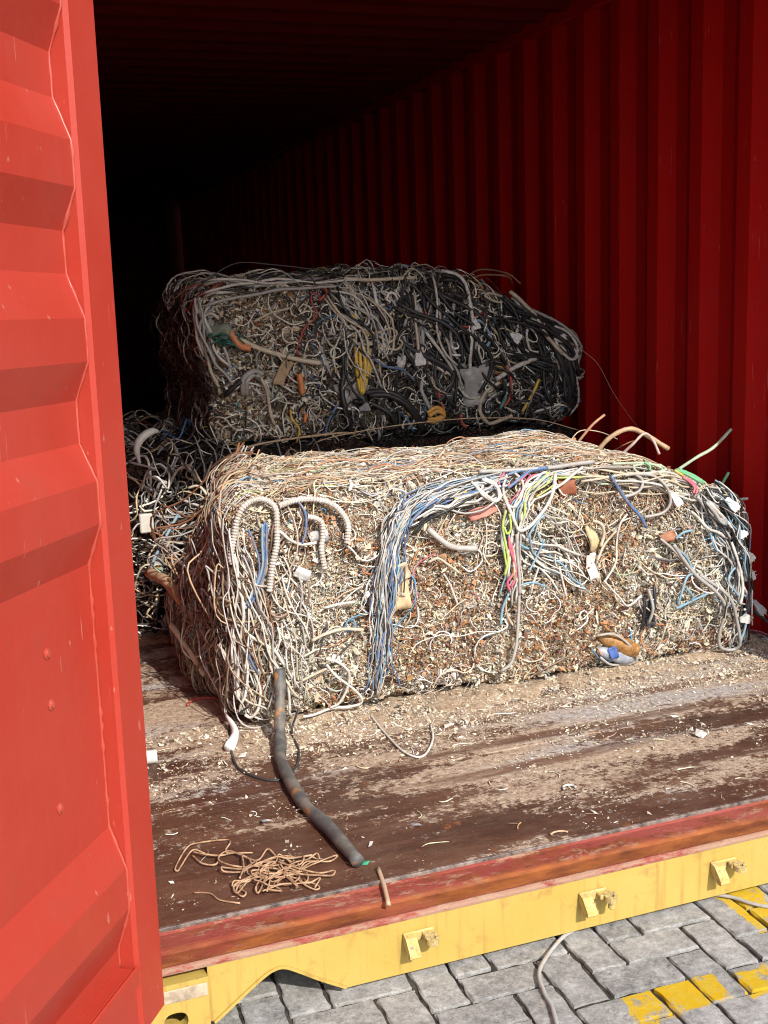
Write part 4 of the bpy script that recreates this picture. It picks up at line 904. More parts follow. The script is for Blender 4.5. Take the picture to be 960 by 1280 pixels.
wire_mass('wire_tangle', B1, bale1, 202, [
    # drawn along the top
    (640, {'top': 1, 'front': .12}, lambda P: P[:, 2] > .62, along, 22, (.012, .03), .07, (.0011, .0026), [(.56, .45, .31), (.42, .21, .11), (.64, .59, .49), (.34, .23, .15), (.42, .40, .37), (.45, .55, .2), (.1, .3, .5)], [30, 16, 24, 18, 14, 2, 1], dict(off=(.0, .014), wav=.006, kink=.015), 4),
    # left face and front left corner: strands running down
    (380, {'left': 1, 'front': .08}, lambda P: (P[:, 0] < .56) & (P[:, 2] > .25), down, 26, (.012, .024), .10, (.0018, .0040), [(.40, .35, .28), (.32, .25, .18), (.22, .15, .10), (.52, .49, .44), (.12, .07, .05), (.10, .26, .40)], [20, 22, 22, 16, 24, 1.5], dict(off=(.0, .035), wav=.012, grav=.03), 5),  # darker browns paint in the shade of the left face
    # right end
    (360, {'right': 1, 'front': .35}, lambda P: P[:, 0] > 1.93, down, 20, (.010, .022), .20, (.0018, .0036), [(.60, .59, .55), (.44, .44, .42), (.30, .30, .30), (.12, .30, .45), (.5, .42, .30), (.1, .1, .1)], [28, 24, 14, 12, 12, 6], dict(off=(.0, .030), wav=.012), 5),
    # everywhere on the front
    (110, {'front': 1}, None, anyd, 16, (.010, .022), .26, (.0016, .0032), WC, [40, 24, 12, 10, 4, 3, 3, 1, 1, 2], dict(off=(.004, .016), wav=.008), 5)])
B2C = [(.016, .017, .018), (.045, .045, .046), (.30, .29, .28), (.70, .65, .54), (.78, .75, .67), (.50, .39, .25), (.06, .18, .36), (.42, .06, .05), (.5, .36, .04), (.05, .22, .16)]
wire_mass('short_wire_ends', B2, bale2, 211, [
    (1000, {'front': 2.4, 'right': .8, 'top': .5}, None, anyd, 6, (.007, .018), .30, (.0015, .0030), B2C, [14, 14, 18, 24, 16, 14, 2, 1.5, 1, 1], dict(off=(-.004, .014), wav=.008), 4)])
wire_mass('wire_tangle', B2, bale2, 212, [
    (320, {'front': 1.6, 'top': .4, 'right': 1}, lambda P: P[:, 0] > 1.25, down, 22, (.012, .026), .24, (.0030, .0065), B2C, [44, 24, 12, 4, 3, 2, 2.0, 1.2, .6, 1], dict(off=(.0, .045), wav=.016), 5),
    (300, {'front': 1}, lambda P: P[:, 0] > 1.0, anyd, 20, (.010, .024), .30, (.0018, .0036), B2C, [20, 16, 16, 20, 16, 6, 2.5, 1.5, 1, 1], dict(off=(.010, .045), wav=.016, loops=.25), 5),
    (60, {'front': 1}, lambda P: P[:, 0] < 1.05, anyd, 18, (.010, .024), .26, (.0018, .0042), B2C, [8, 10, 20, 26, 20, 14, 1, 1, .6, 1], dict(off=(.0, .025), wav=.012), 5),
    (170, {'top': 1, 'front': .15}, lambda P: P[:, 2] > 1.22, along, 22, (.012, .028), .16, (.0020, .0045), B2C, [26, 20, 20, 16, 12, 10, 1, 1, .4, .5], dict(off=(.0, .035), wav=.016), 5),
    (110, {'left': 1}, None, down, 20, (.012, .026), .22, (.0018, .0036), B2C, [44, 20, 8, 3, 2, 10, .5, .5, .2, .5], dict(off=(.0, .03), wav=.012), 5)])  # mostly black weights put the left side's shade into the wire colours
wire_mass('wire_tangle', B3, bale3, 221, [
    (420, {'front': 1, 'left': .8, 'top': .3}, lambda P: P[:, 0] < 1.0, down, 22, (.012, .026), .24, (.0022, .0055), B2C, [34, 22, 18, 8, 6, 12, 1, .8, .3, .3], dict(off=(.0, .06), wav=.02), 5),
    (260, {'front': 1, 'top': .4, 'left': .5}, lambda P: P[:, 0] < 1.0, anyd, 20, (.010, .022), .32, (.0018, .0042), B2C, [26, 18, 18, 14, 10, 10, 1, 1, .3, .3], dict(off=(.01, .07), wav=.02, loops=.2), 5)])

# --- cables that can be told apart
def feature(b, parent, fl, extra=0.):
    for name, colr, r, lift, pts in fl:
        P = []
        for x, z in pts:
            X, n = b.on_front(x, max(z, .012), lift+extra); P.append(X)
        P = np.array(P); r *= .86; P[:, 2] = np.maximum(P[:, 2], r+.001)
        if name == 'conduit': conduit('conduit', P, r, MC[colr], parent)
        else: tube('cable', P, r, MC[colr], parent, 7, 5)
feature(B1, bale1, B1F, .010)
feature(B2, bale2, B2F, .008)

def bundle(b, parent, path, n, spread, rr, cols, wts, seed, lift=(.008, .03), jit=.020):
    rg = np.random.default_rng(seed); path = np.array(path)
    for i in range(n):
        a, e = sorted(rg.uniform(0, 1, 2)); 
        if e-a < .45: a, e = (0, rg.uniform(.55, 1)) if rg.random() < .6 else (rg.uniform(0, .4), 1)
        C = catmull(np.c_[path, np.zeros(len(path))], 6)[:, :2]; k = len(C); C = C[int(a*(k-1)):int(e*(k-1))+1]
        if len(C) < 4: continue
        t = np.gradient(C, axis=0); t /= np.linalg.norm(t, axis=1, keepdims=True)+1e-9; nn = np.c_[-t[:, 1], t[:, 0]]
        o0 = rg.uniform(-1, 1)*spread; ph = rg.uniform(0, 6.28); f = rg.uniform(.15, .4)
        C = C+nn*(o0+spread*.55*np.sin(ph+f*np.arange(len(C))))[:, None]+np.cumsum(rg.normal(size=C.shape), 0)*jit*.12+rg.normal(size=C.shape)*jit*.22
        l0 = rg.uniform(*lift); P = [b.on_front(x, max(z, .01), l0+.006*math.sin(ph+j*.5))[0] for j, (x, z) in enumerate(C)][::2]
        if len(P) < 3: continue
        P = np.array(P); P[:, 2] = np.maximum(P[:, 2], .006)
        tube('wire', P, rg.uniform(*rr), MC[cols[rg.choice(len(cols), p=np.array(wts)/sum(wts))]], parent, 5, 2)
def pxpath(l): return l
bundle(B1, bale1, [(1.30, .690), (1.12, .665), (.985, .625), (.925, .56), (.895, .45), (.875, .30), (.868, .16), (.862, .05)], 60, .026, (.0015, .0031), ['white', 'grey', 'blue', 'lightblue', 'charcoal', 'cream'], [20, 28, 20, 12, 14, 8], 301)
bundle(B1, bale1, [(1.30, .67), (1.18, .63), (1.05, .60), (.96, .55)], 16, .03, (.003, .0048), ['grey', 'white', 'blue', 'dark'], [30, 20, 8, 8], 302)
bundle(B1, bale1, [(1.55, .675), (1.42, .655), (1.335, .60), (1.305, .50), (1.30, .40), (1.305, .28)], 22, .018, (.0022, .0042), ['white', 'grey', 'lightblue', 'pink', 'lime', 'blue'], [30, 16, 8, 5, 6, 5], 303)
bundle(B1, bale1, [(1.36, .56), (1.42, .48), (1.50, .40), (1.58, .30)], 26, .07, (.0018, .0034), ['white', 'cream', 'lightblue', 'grey'], [30, 14, 8, 8], 304)
bundle(B1, bale1, [(.47, .60), (.475, .45), (.485, .28), (.49, .14), (.50, .04)], 30, .055, (.0018, .0034), ['white', 'grey', 'cream', 'blue', 'brown'], [36, 18, 22, 2, 5], 305, (.005, .04))
bundle(B1, bale1, [(.55, .50), (.57, .35), (.60, .20), (.62, .05)], 14, .055, (.0018, .0034), ['white', 'cream', 'grey'], [30, 20, 12], 306)
bundle(B1, bale1, [(2.02, .57), (2.10, .48), (2.15, .36), (2.17, .22), (2.165, .06)], 44, .060, (.0022, .0042), ['grey', 'white', 'lightblue', 'dark', 'charcoal'], [30, 22, 9, 8, 14], 307, (.01, .05), .03)
bundle(B1, bale1, [(1.55, .66), (1.75, .63), (1.90, .61), (2.02, .58)], 16, .04, (.0024, .0044), ['grey', 'white', 'pale_green', 'cream'], [24, 20, 12, 16], 308)
bundle(B2, bale2, [(1.50, 1.26), (1.58, 1.12), (1.66, .95), (1.70, .78)], 34, .13, (.005, .010), ['dark', 'charcoal', 'grey', 'white'], [60, 20, 8, 4], 309, (.02, .06), .012)
bundle(B2, bale2, [(1.85, 1.18), (1.98, 1.08), (2.10, .95), (2.16, .78)], 40, .10, (.005, .010), ['dark', 'charcoal', 'grey', 'cream'], [60, 20, 8, 5], 310, (.02, .06), .012)
bundle(B2, bale2, [(.64, 1.25), (.63, 1.15), (.66, 1.0), (.72, .88)], 8, .045, (.004, .008), ['grey', 'cream', 'white', 'charcoal'], [24, 20, 12, 10], 311, (.01, .05))
bundle(B2, bale2, [(.64, 1.27), (.85, 1.29), (1.1, 1.28), (1.35, 1.30)], 8, .04, (.003, .007), ['cream', 'grey', 'white', 'charcoal', 'copper'], [24, 18, 14, 12, 4], 312, (.02, .07))
bundle(B2, bale2, [(1.15, 1.25), (1.25, 1.12), (1.22, 1.0), (1.30, .88)], 26, .10, (.003, .006), ['cream', 'white', 'grey', 'dark'], [24, 14, 16, 16], 313, (.02, .06))
def thick_left():
    rg = np.random.default_rng(77)
    # long strands that arch out from the left face of the pale bale
    for i in range(30):
        y0 = rg.uniform(1.10, 1.95); y1 = y0+rg.uniform(-.15, .30); out = rg.uniform(.02, .12)*(.4+.6*smooth01(y0, 1.1, 1.6)); zt = rg.uniform(.55, .71); zb = rg.uniform(.18, .45)
        xb = .43; sh = .16*float(smooth01(y0, 1.10, 1.75))
        P = [(xb+.10+sh, y0+.02, .72), (xb+.01+sh, y0, zt), (xb+sh*.5-out*.5, y0+(y1-y0)*.3, zt-.18), (xb-out, y0+(y1-y0)*.6, (zt+zb)/2-.02), (xb-out*.5, y1, zb+.04), (xb+.02, y1+.02, zb-.02)]
        P = np.array(P)+rg.normal(size=(6, 3))*.012; P[:, 2] = np.clip(P[:, 2], .008, .74)
        tube('wire', P, rg.uniform(.0020, .0042), MC[rg.choice(['white', 'cream', 'tan', 'grey', 'brown'], p=[.16, .18, .16, .30, .20])], bale1, 6, 4)  # more grey and brown, to colour in the shaded left side
    tube('pipe_stub', [(.33, 1.95, .30), (.36, 1.72, .31), (.40, 1.50, .25), (.43, 1.36, .18)], .020, MC['tan'], bale1, 10, 5)
    tube('pipe_stub', [(.34, 1.60, .20), (.37, 1.48, .15), (.40, 1.38, .09)], .010, MC['cream'], bale1, 8, 5)
thick_left()

# --- flat and lumpy scraps pressed into the faces
def scrap(b, parent, name, x, z, sx, sz, col, ang=0., lift=.016, bend=.012, seed=0, rough=.6, yv=None):
    rg = np.random.default_rng(seed); C, n = b.on_front(x, z, lift); V = []; F = []; N = 6
    for side in (0, 1):
        for i in range(N+1):
            for j in range(N+1):
                u, v = (i/N*2-1), (j/N*2-1); e = 1-.16*rg.random()*(abs(u) > .9 or abs(v) > .9)
                X, Z = u*sx*e, v*sz*e; xr, zr = X*math.cos(ang)-Z*math.sin(ang), X*math.sin(ang)+Z*math.cos(ang)
                yo = bend*(math.sin(2.2*u+seed)*.6+.7*math.cos(2.6*v+seed*1.7))+rg.normal()*bend*.10
                V.append((C[0]+xr, C[1]+yo*(1 if True else 0)+side*.003, C[2]+zr))
    if True:   # same random relief on both skins
        half = (N+1)**2
        for q in range(half): V[half+q] = (V[q][0], V[q][1]+.003, V[q][2])
    idx = lambda s_, i, j: s_*(N+1)**2+i*(N+1)+j
    for i in range(N):
        for j in range(N):
            F.append((idx(0, i, j), idx(0, i+1, j), idx(0, i+1, j+1), idx(0, i, j+1))); F.append((idx(1, i, j), idx(1, i, j+1), idx(1, i+1, j+1), idx(1, i+1, j)))
    for i in range(N):
        F += [(idx(0, i, 0), idx(1, i, 0), idx(1, i+1, 0), idx(0, i+1, 0)), (idx(0, i, N), idx(0, i+1, N), idx(1, i+1, N), idx(1, i, N)),
              (idx(0, 0, i), idx(0, 0, i+1), idx(1, 0, i+1), idx(1, 0, i)), (idx(0, N, i), idx(1, N, i), idx(1, N, i+1), idx(0, N, i+1))]
    return mobj(name, V, F, simple('scrap_'+name, col, rough, .35, 45), parent, True)
scrap(B1, bale1, 'plastic_scrap', 1.142, .631, .024, .014, (.66, .40, .02), .5, .022, .01, 1)
scrap(B1, bale1, 'rubber_scrap', 1.50, .635, .03, .04, (.30, .10, .05), .1, .018, .008, 2)
scrap(B1, bale1, 'wood_scrap', .937, .372, .026, .060, (.58, .42, .24), .08, .014, .010, 3)
scrap(B1, bale1, 'wood_scrap', .935, .43, .030, .028, (.56, .44, .28), .3, .014, .010, 4)
scrap(B1, bale1, 'foil_scrap', .642, .457, .026, .018, (.76, .75, .72), -.5, .02, .008, 5)
scrap(B1, bale1, 'cardboard_scrap', 1.60, .455, .022, .050, (.60, .47, .26), .15, .02, .016, 6)
scrap(B1, bale1, 'plastic_scrap', 1.586, .365, .020, .045, (.70, .67, .60), .1, .018, .012, 7)
scrap(B1, bale1, 'tape_scrap', 1.795, .185, .020, .050, (.05, .05, .055), .05, .018, .012, 8)
scrap(B1, bale1, 'foil_scrap', .70, .555, .030, .022, (.42, .41, .40), .2, .014, .01, 9)
scrap(B1, bale1, 'brick_scrap', 1.87, .43, .028, .018, (.34, .14, .07), .1, .02, .01, 10)
scrap(B1, bale1, 'plastic_scrap', 1.21, .585, .05, .018, (.50, .20, .15), .25, .014, .01, 11)
scrap(B2, bale2, 'plastic_bag', 1.74, .86, .080, .085, (.42, .41, .39), .2, .035, .03, 12, .4)
scrap(B2, bale2, 'plastic_scrap', 1.19, .86, .055, .06, (.36, .34, .31), .4, .02, .02, 13)
scrap(B2, bale2, 'paper_scrap', 1.43, 1.22, .04, .035, (.55, .51, .44), .6, .03, .02, 14)
scrap(B2, bale2, 'wood_scrap', .93, .95, .022, .055, (.42, .29, .16), -.5, .035, .006, 15)
scrap(B2, bale2, 'plastic_scrap', .70, 1.10, .05, .05, (.22, .26, .20), .2, .02, .03, 16)
scrap(B2, bale2, 'plastic_scrap', 1.40, .97, .02, .03, (.62, .60, .56), -.4, .04, .012, 17)
scrap(B2, bale2, 'paper_scrap', 1.50, 1.33, .03, .022, (.40, .36, .30), .3, .0, .012, 18)
# green bristles of a frayed cable
rg = np.random.default_rng(5)
for i in range(16):
    a = rg.uniform(-.5, 2.3); C, n = B2.on_front(.70+rg.normal()*.02, 1.09+rg.normal()*.015, .03)
    tube('cable', [C, C+np.array([.035*math.cos(a), -.02, .03*math.sin(a)-.01]), C+np.array([.07*math.cos(a), -.015, .055*math.sin(a)-.04])], .004, MC['darkgreen'], bale2, 5, 3)
# crushed bottle at the foot of the pale bale
C, n = B1.on_front(1.69, .085, .002)
bp = [C+np.array([dx, -.004, dz]) for dx, dz in ((-.075, .045), (-.05, .032), (-.01, .012), (.035, -.012), (.06, -.022), (.07, -.027))]
prof = [.010, .022, .030, .030, .026, .012]
tube('crushed_bottle', bp, lambda t: float(np.interp(t, np.linspace(0, 1, 6), prof)), simple('amber_plastic', (.38, .19, .06), .45, .6, 60), bale1, 12, 5)
bp2 = [C+np.array([dx, -.006, dz-.045]) for dx, dz in ((-.08, .045), (-.04, .028), (.0, .012), (.05, -.006))]
tube('crushed_bottle', bp2, lambda t: float(np.interp(t, [0, .2, .8, 1], [.008, .022, .024, .010])), simple('clear_plastic', (.34, .37, .42), .25, .4, 40), bale1, 12, 5)
scrap(B1, bale1, 'bottle_label', 1.655, .075, .016, .022, (.06, .12, .36), .3, .030, .004, 21)
# plugs and connectors
M_plug = simple('plug_plastic', (.64, .63, .60), .5, .25, 60); M_plugd = simple('plug_grey', (.30, .30, .30), .5, .3, 60); M_brass = simple('plug_pins', (.55, .48, .32), .35, .2, 60, .5, .1, 1.)
def plug(b, parent, x, z, L, wd, ang, mat=M_plug, lift=.035, pins=True, tilt=-.2):
    C, n = b.on_front(x, z, lift); C = np.array(C); d = np.array([math.cos(ang), tilt, math.sin(ang)]); d /= np.linalg.norm(d)
    u = np.cross(d, (0, 1, .1)); u /= np.linalg.norm(u); v = np.cross(d, u); V = []; F = []
    st = [(-.5, .42), (-.42, .55), (-.1, .7), (.1, 1.), (.42, 1.), (.5, .85)]
    for t, wv in st:
        for sx, sy in ((-1, -.6), (1, -.6), (1, .6), (-1, .6)): V.append(C+d*t*L+u*sx*wd*.5*wv+v*sy*wd*.5*wv)
    for i in range(len(st)-1):
        for j in range(4): F.append((i*4+j, i*4+(j+1) % 4, i*4+4+(j+1) % 4, i*4+4+j))
    F += [(3, 2, 1, 0), tuple(len(st)*4-4+j for j in range(4))]
    o = mobj('plug', V, F, mat, parent)
    if pins:
        for sg in (-1, 1): tube('pin', [C+d*L*.49+u*sg*wd*.22, C+d*(L*.5+.014)+u*sg*wd*.22], .002, M_brass, o, 6, 1, False)
    return o
for x, z, L, wd, a, mt in ((1.885, .555, .050, .026, -1.0, M_plug), (2.10, .515, .055, .034, -.9, M_plug), (2.06, .47, .05, .026, -.8, M_plugd), (2.15, .42, .05, .032, -1.1, M_plug),
                           (2.19, .33, .055, .034, -.9, M_plug), (2.20, .255, .05, .032, .35, M_plug), (2.155, .12, .034, .030, .1, M_plug), (2.03, .52, .045, .026, -.7, M_plugd)):
    plug(B1, bale1, x, z, L, wd, a, mt)
for x, z, L, wd, a, mt in ((1.475, .975, .055, .045, -1.5, M_plug), (1.715, 1.10, .045, .032, -1.3, M_plug), (1.90, 1.04, .05, .04, -.6, M_plug), (2.12, 1.02, .045, .035, .2, M_plug), (1.24, .80, .04, .03, .4, M_plugd)):
    plug(B2, bale2, x, z, L, wd, a, mt, .05)
# free ends that stick out
tube('cable', [(1.98, 1.22, .60), (2.06, 1.19, .655), (2.13, 1.19, .685), (2.20, 1.19, .742)], .0055, MC['pale_green'], bale1, 7)
tube('cable', [(2.12, 1.18, .50), (2.155, 1.17, .565), (2.175, 1.165, .60)], .005, MC['green'], bale1, 7)
tube('cable', [(2.12, 1.17, .49), (2.18, 1.15, .505), (2.235, 1.14, .508)], .005, MC['white'], bale1, 7)
tube('cable', [(1.83, 1.45, .66), (1.87, 1.42, .715), (1.93, 1.40, .742), (1.99, 1.40, .722), (2.08, 1.38, .662)], .0085, MC['tan'], bale1, 9)
tube('cable', [(1.90, 1.42, .64), (1.935, 1.38, .69), (1.975, 1.37, .725), (2.01, 1.37, .70), (2.03, 1.36, .65)], .005, MC['pinkwhite'], bale1, 8)
tube('cable', [(1.84, 1.62, .66), (1.90, 1.6, .735), (1.955, 1.6, .772)], .005, MC['copper'], bale1, 7)
tube('cable', [(2.17, 1.13, .16), (2.24, 1.10, .12), (2.30, 1.08, .07), (2.33, 1.0, .03)], .005, MC['dark'], bale1, 7)
plug(B1, bale1, 2.205, .155, .06, .026, -.95, M_plugd, .07)
tube('wire', [(2.08, 2.35, 1.02), (2.15, 2.22, 1.006), (2.24, 2.2, .945), (2.275, 2.18, .90), (2.29, 2.1, .80), (2.27, 1.95, .72), (2.22, 1.75, .66)], .0016, MC['copper'], bale2, 5)
rg = np.random.default_rng(19)
for i in range(26):      # springy ends over the top of both bales
    x = rg.uniform(.55, 2.0); y = 1.1+rg.uniform(0, .68); a = rg.choice([-1, 1]); L = rg.uniform(.10, .30); hgt = rg.uniform(.012, .035)
    zt = .70*(1-.2*float(smooth01(x, 1.75, 2.3)))-.012*float(smooth01(y, 1.2, 1.9))
    tube('wire', [(x, y, zt-.01), (x+a*L*.4, y+rg.normal()*.02, zt+hgt), (x+a*L*.8, y+rg.normal()*.03, zt+hgt*.7), (x+a*L, y+rg.normal()*.04, zt-.005)], rg.uniform(.0016, .0032), MC[rg.choice(['copper', 'tan', 'cream', 'grey', 'brown'])], bale1, 5, 4)
for i in range(26):
    x = rg.uniform(.62, 1.75); y = 2.26+rg.uniform(0, .35); a = rg.choice([-1, 1]); L = rg.uniform(.10, .35); hgt = rg.uniform(.01, .045)
    zt = .68+.61*(1-.42*float(smooth01(x, 1.60, 2.3)))
    tube('wire', [(x, y, zt-.015), (x+a*L*.4, y+rg.normal()*.03, zt+hgt), (x+a*L*.8, y+rg.normal()*.03, zt+hgt*.6), (x+a*L, y+rg.normal()*.05, zt-.02)], rg.uniform(.002, .005), MC[rg.choice(['dark', 'charcoal', 'grey', 'cream', 'brown'])], bale2, 5, 4)
tube('wire', [(1.02, 2.2, .66), (1.03, 2.12, .695), (1.18, 2.12, .717), (1.40, 2.11, .733), (1.66, 2.11, .735), (1.93, 2.1, .712), (2.1, 2.05, .66)], .0026, MC['tan'], bale2, 5)
tube('wire', [(.62, 2.3, 1.27), (.66, 2.29, 1.30), (.78, 2.29, 1.365), (.92, 2.29, 1.358), (1.18, 2.30, 1.322), (1.28, 2.32, 1.30)], .0024, MC['charcoal'], bale2, 5)
tube('wire', [(.60, 2.2, .60), (.66, 2.14, .655), (.80, 2.13, .70), (1.10, 2.14, .715), (1.2, 2.2, .70)], .0045, MC['tan'], bale2, 6)
# dark lower bale: pale curved trim, socket, cut cable end
P = catmull([(.355, 2.16, .66), (.345, 2.14, .715), (.365, 2.14, .755), (.405, 2.15, .775), (.43, 2.16, .772)], 5)
tube('plastic_trim', P, lambda t: .004+.012*math.sin(math.pi*min(1, max(0, t*.95+.02))), simple('trim_plastic', (.62, .60, .55), .45, .2, 30), bale3, 8, 1, False)
MB().box(.335, .385, 2.135, 2.165, .405, .475, .004).obj('socket', simple('socket_plastic', (.56, .54, .48), .5, .2, 30), bale3)
cut = tube('cable_end', [(.40, 2.20, .30), (.38, 2.12, .285), (.367, 2.06, .28)], .026, MC['grey'], bale3, 14, 4)
for i in range(7):
    a = 6.28*i/6; rr = .0 if i == 6 else .0155; c0 = np.array([.367+rr*math.cos(a), 2.058, .28+rr*math.sin(a)])
    tube('conductor', [c0+np.array([0, .012, 0]), c0+np.array([-.002, -.006, 0])], .0068, MC[['green', 'yellow', 'lightblue', 'cream', 'green', 'copper', 'lime'][i]], cut, 9, 1, False)
tube('cable', [(.47, 2.1, .47), (.42, 2.06, .41), (.36, 2.04, .32), (.345, 2.04, .26), (.36, 2.06, .24)], .006, MC['lightblue'], bale3, 7)
for i in range(34):
    x = rg.uniform(.33, .62); z = rg.uniform(.15, .70); a = rg.uniform(0, 6.28); L = rg.uniform(.06, .16)
    P = np.array([(x, 2.17, z), (x+L*.5*math.cos(a), 2.12+rg.normal()*.02, z+L*.5*math.sin(a)+.03), (x+L*math.cos(a), 2.13+rg.normal()*.02, z+L*math.sin(a)), (x+L*1.2*math.cos(a+.8), 2.17, z+L*1.2*math.sin(a+.8))]); P[:, 2] = np.clip(P[:, 2], .01, .8)
    tube('wire', P, rg.uniform(.003, .0065), MC[rg.choice(['white', 'grey', 'cream', 'charcoal', 'dark'])], bale3, 6, 4)

# ------------------------------------------------------------------ loose things on the floor
Z = lambda pts, z: [(x, y, z) for x, y in pts]
pp = [(.556, 1.045, .185), (.545, 1.010, .125), (.528, .965, .06), (.512, .905, .022)]+Z(PIPE[1:], .017)
s = NT('old_rubber'); p = s.pos(); c = s.mix(s.step(s.noise(p, 22, 5), .42, .62), (.075, .073, .070), (.15, .135, .115)); c = s.mix(s.step(s.noise(p, 12, 4, .6), .62, .68), c, (.30, .15, .06)); s.bump(s.noise(p, 120, 4), .3, .003)
pc = tube('power_cable', pp, lambda t: .0165+.0012*math.sin(t*31), s.fin(c, .6, .4), None, 12, 8)
props(pc, 'thick grey-black cut cable leaning from the pale bale and lying across the floor', 'cable')
st = empty('string_tangle', (.3, .24, 0)); props(st, 'tangle of tan twisted string lying on the floor near the sill', 'string')
s = NT('tan_string'); p = s.pos(); c = s.mix(s.step(s.noise(p, 60, 4), .4, .6), (.44, .285, .17), (.25, .14, .08)); M_str = s.fin(c, .85, .2)
rg = np.random.default_rng(23)
for i, pl in enumerate(STRINGS):
    P = [(x, y, .0045+.004*(j % 3)*rg.random()+.0025*(i % 4)) for j, (x, y) in enumerate(pl)]; tube('strand', P, .0021, M_str, st, 6, 6, True, (0, 0, 1))
for i in range(15):
    c0 = np.array([.335, .225])+rg.normal(size=2)*.02; a = rg.uniform(2.9, 7.0); q = [c0]; da = rg.normal()*.5
    for j in range(rg.integers(5, 9)):
        q.append(q[-1]+.028*np.array([math.cos(a), .8*math.sin(a)])); a += da+rg.normal()*.75
        v = q[-1]-np.array([.34, .215]); v = v/np.array([.12, .075]); L = np.linalg.norm(v)
        if L > 1: q[-1] = np.array([.34, .215])+v/L*np.array([.12, .075]); a += 2.2
    tube('strand', [(x, max(y, .128), .004+.012*rg.random()) for x, y in q], .0019, M_str, st, 6, 6, True, (0, 0, 1))
props(tube('string', Z(SMALLSTRING, .0035), .0020, M_str, None, 6, 6, True, (0, 0, 1)), 'short single tan string bit left of the string tangle close to the sill', 'string')
props(tube('wire', [(.455, 1.02, .10)]+Z(LOOPWIRE, .005)+[(.60, 1.02, .07)], .0034, MC['charcoal'], None, 6, 6), 'thin dark wire looping round behind the thick black cable on the floor', 'wire')
props(tube('wire', Z(FLOORWIRE, .005), .0034, MC['white'], None, 6, 6, True, (0, 0, 1)), 'thin white wire curving over the floor in front of the pale bale', 'wire')
pg = empty('white_plug', (*PLUG[1], 0)); props(pg, 'small white plug lying on the floor at the left foot of the pale bale', 'plug')
(px0, py0), (px1, py1) = PLUG
tube('plug_body', [(px0, py0+.03, .035), (px0+.002, (py0+py1)/2, .022), (px1, py1, .014)], lambda t: .004+.012*t, simple('bright_plastic', (.80, .79, .77), .4, .1, 40), pg, 10, 4)
tube('lead', [(px0, py0+.03, .036), (px0+.01, py0+.07, .07), (px0+.03, py0+.10, .13)], .004, MC['white'], pg, 6)
tb = tube('tube_offcut', [(TUBE[0][0]-.03, TUBE[0][1], .019), (TUBE[1][0], TUBE[1][1]-.004, .019)], .018, simple('offcut_plastic', (.66, .64, .60), .5, .35, 25), None, 14, 1, False)
props(tb, 'short whitish tube offcut on the floor beside the open door edge', 'tube')
props(tube('stick', [(STICK[0][0], STICK[0][1]+.01, .006), (STICK[1][0], STICK[1][1], .0), (STICK[2][0], STICK[2][1], -.006)], .0052, MC['tan'], None, 8, 4, True, (0, 0, 1)), 'short tan stub of cable lying across the red sill edge', 'stub')
def curl(name, c, r, a0, a1, rr, mat, label, cat):
    P = [(c[0]+r*math.cos(a), c[1]+r*math.sin(a), rr+.002) for a in np.linspace(a0, a1, 6)]
    return props(tube(name, P, rr, mat, None, 6, 4, True, (0, 0, 1)), label, cat)
curl('wire_offcut', MISC['hookwire'], .016, -.3, 3.3, .003, MC['white'], 'white hook-shaped wire bit on the floor at right middle', 'wire')
curl('wire_offcut', MISC['hook2'], .028, .6, 2.3, .0024, MC['tan'], 'small curved tan wire bit at the floor edge near the sill', 'wire')
curl('wire_offcut', MISC['red'], .05, .4, 3.0, .004, MC['red'], 'red wire curl on the floor left of the pale bale', 'wire')
def chip(name, c, size, col, label, cat, seed, flat=.6):
    rg = np.random.default_rng(seed); V, F, k = crumbs(np.array([(c[0], c[1], size*.35)]), np.array([size*1.25]), rg, False, flat)
    V = V.copy(); V[:, 2] = V[:, 2]-V[:, 2].min()+.0006; o = mobj(name, V, F, simple('chip_'+name, col, .7, .35, 60)); props(o, label, cat); return o
chip('plastic_chip', MISC['white_blob'], .016, (.50, .49, .46), 'pale lump of plastic on the floor towards the right wall', 'plastic', 41, 1.)
chip('grey_stone', MISC['grey'], .016, (.22, .22, .23), 'dark grey lump in the dust below the blue wire band', 'stone', 42)
chip('metal_clip', MISC['clip'], .014, (.30, .36, .40), 'bluish metal clip on the dusty floor above the string tangle', 'clip', 43, .4)
chip('green_scrap', MISC['green'], .012, (.03, .28, .14), 'tiny green scrap at the tip of the thick black cable', 'scrap', 44)
chip('white_pebble', MISC['pebble1'], .009, (.58, .55, .48), 'white pebble on the floor right of the thick cable tip', 'pebble', 45)
chip('grey_pebble', MISC['pebble2'], .010, (.36, .35, .34), 'grey pebble on the floor between thick cable and sill stub', 'pebble', 46)
chip('paper_chip', MISC['chip1'], .008, (.72, .68, .58), 'small off-white chip on the dark floor left of the string', 'chip', 47, .4)
chip('paper_chip', MISC['chip2'], .008, (.70, .66, .56), 'small pale chip on the dark floor near the tube offcut', 'chip', 48, .4)
chip('rubble_lump', MISC['peb3'], .024, (.48, .46, .42), 'pale rubble lump in the dust at the foot of the pale bale', 'rubble', 49)
